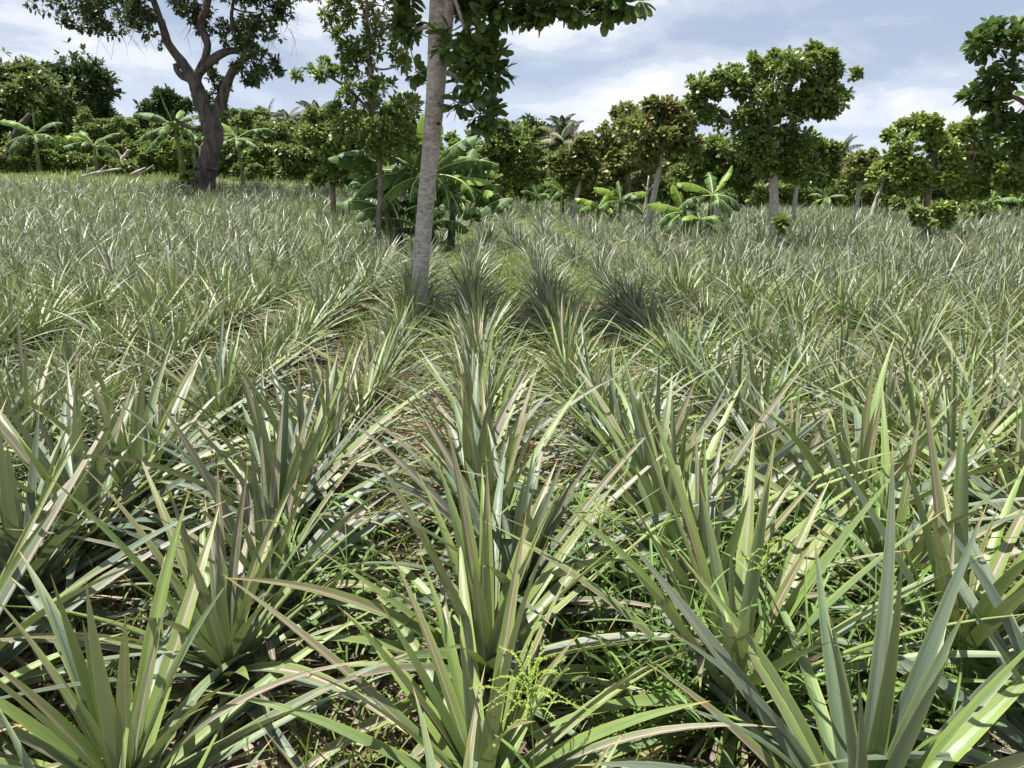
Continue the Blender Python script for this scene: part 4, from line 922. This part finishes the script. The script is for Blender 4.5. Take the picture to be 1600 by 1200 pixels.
Y = 22; banana('small bright banana clump between the pale leaning and bent spotted trunks', base_at(968, Y), [(0, 0, 0.8, 0.06, 0), (-0.6, 0.2, 0.6, 0.05, 0)], [(0, 10, 40, 0.9, 0.34, -1.0, 'y', 0.2), (0, 100, 70, 0.65, 0.18, -0.3, 'g', 0.3), (0, 175, 45, 0.9, 0.3, -0.9, 'y', 0.3), (0, 200, 10, 0.8, 0.28, -1.1, 'g', 0.5), (0, 340, 0, 0.8, 0.28, -1.1, 'g', 0.6), (1, 170, 40, 0.8, 0.28, -0.9, 'y', 0.5), (1, 40, 60, 0.8, 0.28, -0.8, 'y', 0.3), (1, 210, 15, 0.7, 0.26, -1.1, 'g', 0.6), (1, 300, 20, 0.7, 0.26, -1.2, 'y', 0.6)])
Y = 26; banana('pale tattered banana plant left of the pale leaning trunk', base_at(878, Y), [(0, 0, 0.9, 0.07, 0)], auto_leaves(9, 1.0, 0.3))
Y = 30; banana('tiny banana plant left of the tattered one in the centre distance', base_at(838, Y), [(0, 0, 0.7, 0.06, 0)], auto_leaves(7, 0.9, 0.28))
Y = 27; banana('banana plant with drooping leaves at the right edge', base_at(1590, Y), [(0, 0, 0.8, 0.07, 0)], auto_leaves(9, 1.1, 0.32))
Y = 26; banana('small banana plant below the right crown, left of the one at the edge', base_at(1545, Y), [(0, 0, 0.8, 0.07, 0)], auto_leaves(8, 1.0, 0.3))
Y = 30; banana('small pale banana plant right of the slender pale leaning trunk', base_at(1290, Y), [(0, 0, 0.8, 0.07, 0)], auto_leaves(8, 1.1, 0.28))

# low bright cashew sprouts round the right trunk, and other small shrubs
def shrub(label, px, py, rx, ry, Y, mat, n=90, L=0.15, W=0.09, light=0.2):
    root = empty('shrub', base_at(px, Y), label, 'shrub', 'low shrubs under the orchard trees')
    b = base_at(px, Y); pts, dirs = crown_points([lob(px, py, rx, ry, Y)], n, 8)
    pts[:, 2] = np.maximum(pts[:, 2], 0.08)
    g = G(); twigs(g, [b, b+np.array((0, 0, 0.15))], [0.02, 0.015], pts, 0.004, maxn=60); g.build('stem', [MBARKB], root, origin=b)
    g = G(); clusters(g, pts, dirs, 7, L, W, 0, 3, 1, 0.8, light); g.build('foliage', [mat], root, origin=b)
shrub('bright green sprouts at the foot of the thin dark trunk at right', 1470, 335, 24, 18, 17.2, MCASH, 110, light=0.32)
shrub('dark sprouts left of the thin dark trunk foot at right', 1434, 335, 14, 14, 17.0, MCASH, 50, light=-0.1)
shrub('small dark sprout at the foot of the straight grey trunk', 1222, 350, 8, 9, 14.0, MCASH, 16, light=0.0)
shrub('low yellow-green bush left of the old tree foot', 292, 275, 12, 10, 26, MBUSH, 60, light=0.2)
shrub('low green shrub between the fallen white branches', 195, 262, 22, 8, 34, MBUSH, 90, 0.2, 0.12, 0.15)
shrub('small shrub right of the slim pale banana stem', 400, 270, 16, 8, 31, MBUSH, 70, 0.2, 0.12, 0.15)
shrub('yellow-green shrub right of the bright cashew sprouts', 1520, 330, 26, 12, 24, MBUSH, 110, light=0.25)
shrub('bright shrub under the crossed leaning stems at right', 1400, 318, 20, 8, 25, MBUSH, 60, light=0.25)
shrub('yellowish shrub between the straight and slender trunks', 1190, 302, 22, 12, 24, MBUSH, 90, light=0.25)
shrub('low bright shrub right of the big banana clump', 770, 282, 18, 9, 24, MBUSH, 70, light=0.25)

# ------------------------------------------------------------------ coconut palms
def palm(label, px, cy, Y, fr=15, L=2.6, up=0.5, seed=0, light=0.0):
    L *= 0.72; fr += 4
    base = base_at(px, Y); c = P(px, cy, Y)
    root = empty('coconut_palm', base, label, 'palm tree', 'coconut palms in the far distance')
    g = G(); s = spline([(base[0], base[1], -0.1, 0.2), (base[0]*0.5+c[0]*0.5+0.15, Y, c[2]*0.5, 0.15), (*c, 0.13)], 6)
    tube(g, s[:, :3], s[:, 3], 8, 0.05); g.build('trunk', [MBARKB], root, origin=base)
    g = G()
    for i in range(fr):
        az = i*2.4+rng.normal(0, 0.2); e = rad(80)-rad(100)*(i/fr)**0.8+rng.normal(0, 0.1); bd = -rng.uniform(0.8, 1.5); nt = 16
        t = np.linspace(0, 1, nt); E = e+bd*t**1.4
        D = np.stack([np.cos(E)*math.cos(az), np.cos(E)*math.sin(az), np.sin(E)], -1)
        pos = c+np.concatenate([np.zeros((1, 3)), np.cumsum((D[1:]+D[:-1])*0.5*L/(nt-1), 0)])
        tube(g, pos, np.linspace(0.03, 0.008, nt), 4, mi=0)
        m = 46; tt = np.linspace(0.10, 1, m); q = np.stack([np.interp(tt, t, pos[:, k]) for k in range(3)], -1); Et = np.interp(tt, t, E)
        ll = L*0.28*np.sin(PI*(0.15+0.8*tt))
        fr_r = np.tile(np.clip(rng.random(3)+light, 0, 1), (m, 1))
        for sg in (-1, 1):
            ribbons(g, q, az+sg*1.0+rng.normal(0, 0.1, m), Et*0.5-0.45, ll, 0.085, -0.9, 0, sg*0.4, 0, pr_grass, 3, 1, 1.2, fr_r)
    g.build('fronds', [MPALM], root, origin=base)
palm('coconut palm with drooping fronds beside the round dark dome', 880, 222, 48, 18, 2.7, light=0.1)
palm('darker coconut palm top just above the drooping one', 878, 196, 56, 11, 1.9, light=-0.3)
palm('isolated coconut palm seen in the gap right of the straight grey trunk tree', 1315, 238, 58, 16, 2.3, light=0.1)
palm('leftmost of the three low palms right of the old tree', 418, 188, 55, 13, 2.2, light=-0.1)
palm('middle one of the three low palms right of the old tree', 450, 190, 58, 14, 2.2, light=-0.1)
palm('rightmost and spikiest of the three low palms right of the old tree', 496, 182, 52, 12, 2.4, light=-0.2)
palm('faint palm top between the big banana clump and the dark dome', 800, 202, 70, 12, 2.2, light=0.0)

# ------------------------------------------------------------------ dead wood
def wood(name, label, cat, Y, paths, mat, lump=0.1):
    b = np.array(P(paths[0][0][0], paths[0][0][1], Y)); b[2] = float(T(b[0], b[1]))
    root = empty(name, b, label, cat, None)
    for q, pth in enumerate(paths):
        g = G(); s = spline(path(Y, pth), 4); tube(g, s[:, :3], s[:, 3], 7, lump, seed=q); g.build('trunk' if q == 0 else 'branch', [mat], root, origin=b)
wood('fallen_branch', 'bleached white fallen branches lying in grass below the bright banana plant', 'dead branch', 31, [[(128, 276, 3), (150, 270, 4), (172, 266, 3.5), (190, 263, 2)], [(150, 276, 3), (158, 266, 3), (166, 258, 2)], [(136, 272, 2.5), (137, 264, 2), (136, 258, 1.5)]], MDEAD)
wood('fallen_branch', 'short bleached log to the right of the longer white fallen branches', 'dead branch', 32, [[(205, 273, 4), (215, 268, 4.5), (228, 262, 2.5)], [(210, 276, 4), (222, 270, 3), (240, 258, 2)]], MDEAD)
wood('dead_stump', 'Y-shaped bleached dead stump behind the white fallen branches', 'stump', 36, [[(191, 268, 7), (191, 256, 7), (191, 246, 6)], [(191, 247, 5), (186, 241, 4), (183, 235, 3)], [(191, 247, 5), (197, 241, 5), (201, 234, 4)]], MDEAD)
wood('broken_trunk', 'dark broken trunk leaning right in front of the left mango trees', 'dead trunk', 39, [[(12, 262, 16), (18, 232, 14), (28, 205, 12), (38, 190, 9), (47, 178, 6)]], MBARKD)
wood('dead_sapling', 'pale forked leafless sapling between the straight and slender trunks', 'sapling', 24, [[(1194, 315, 5), (1195, 300, 4), (1196, 290, 3.5)], [(1196, 292, 3), (1191, 285, 2.2), (1189, 276, 1.5)], [(1196, 292, 3), (1204, 284, 2.5), (1208, 272, 1.5)]], MDEAD)
wood('dead_sapling', 'thin pale leafless sapling left of the bent spotted trunk', 'sapling', 21, [[(1009, 325, 4), (1011, 300, 3.5), (1014, 275, 2.5)], [(1011, 300, 2.5), (1018, 292, 2), (1024, 286, 1.5)], [(1011, 298, 2.5), (1004, 288, 1.5)]], MBARKW)
print('individual plants', idx, 'rest', len(rest))
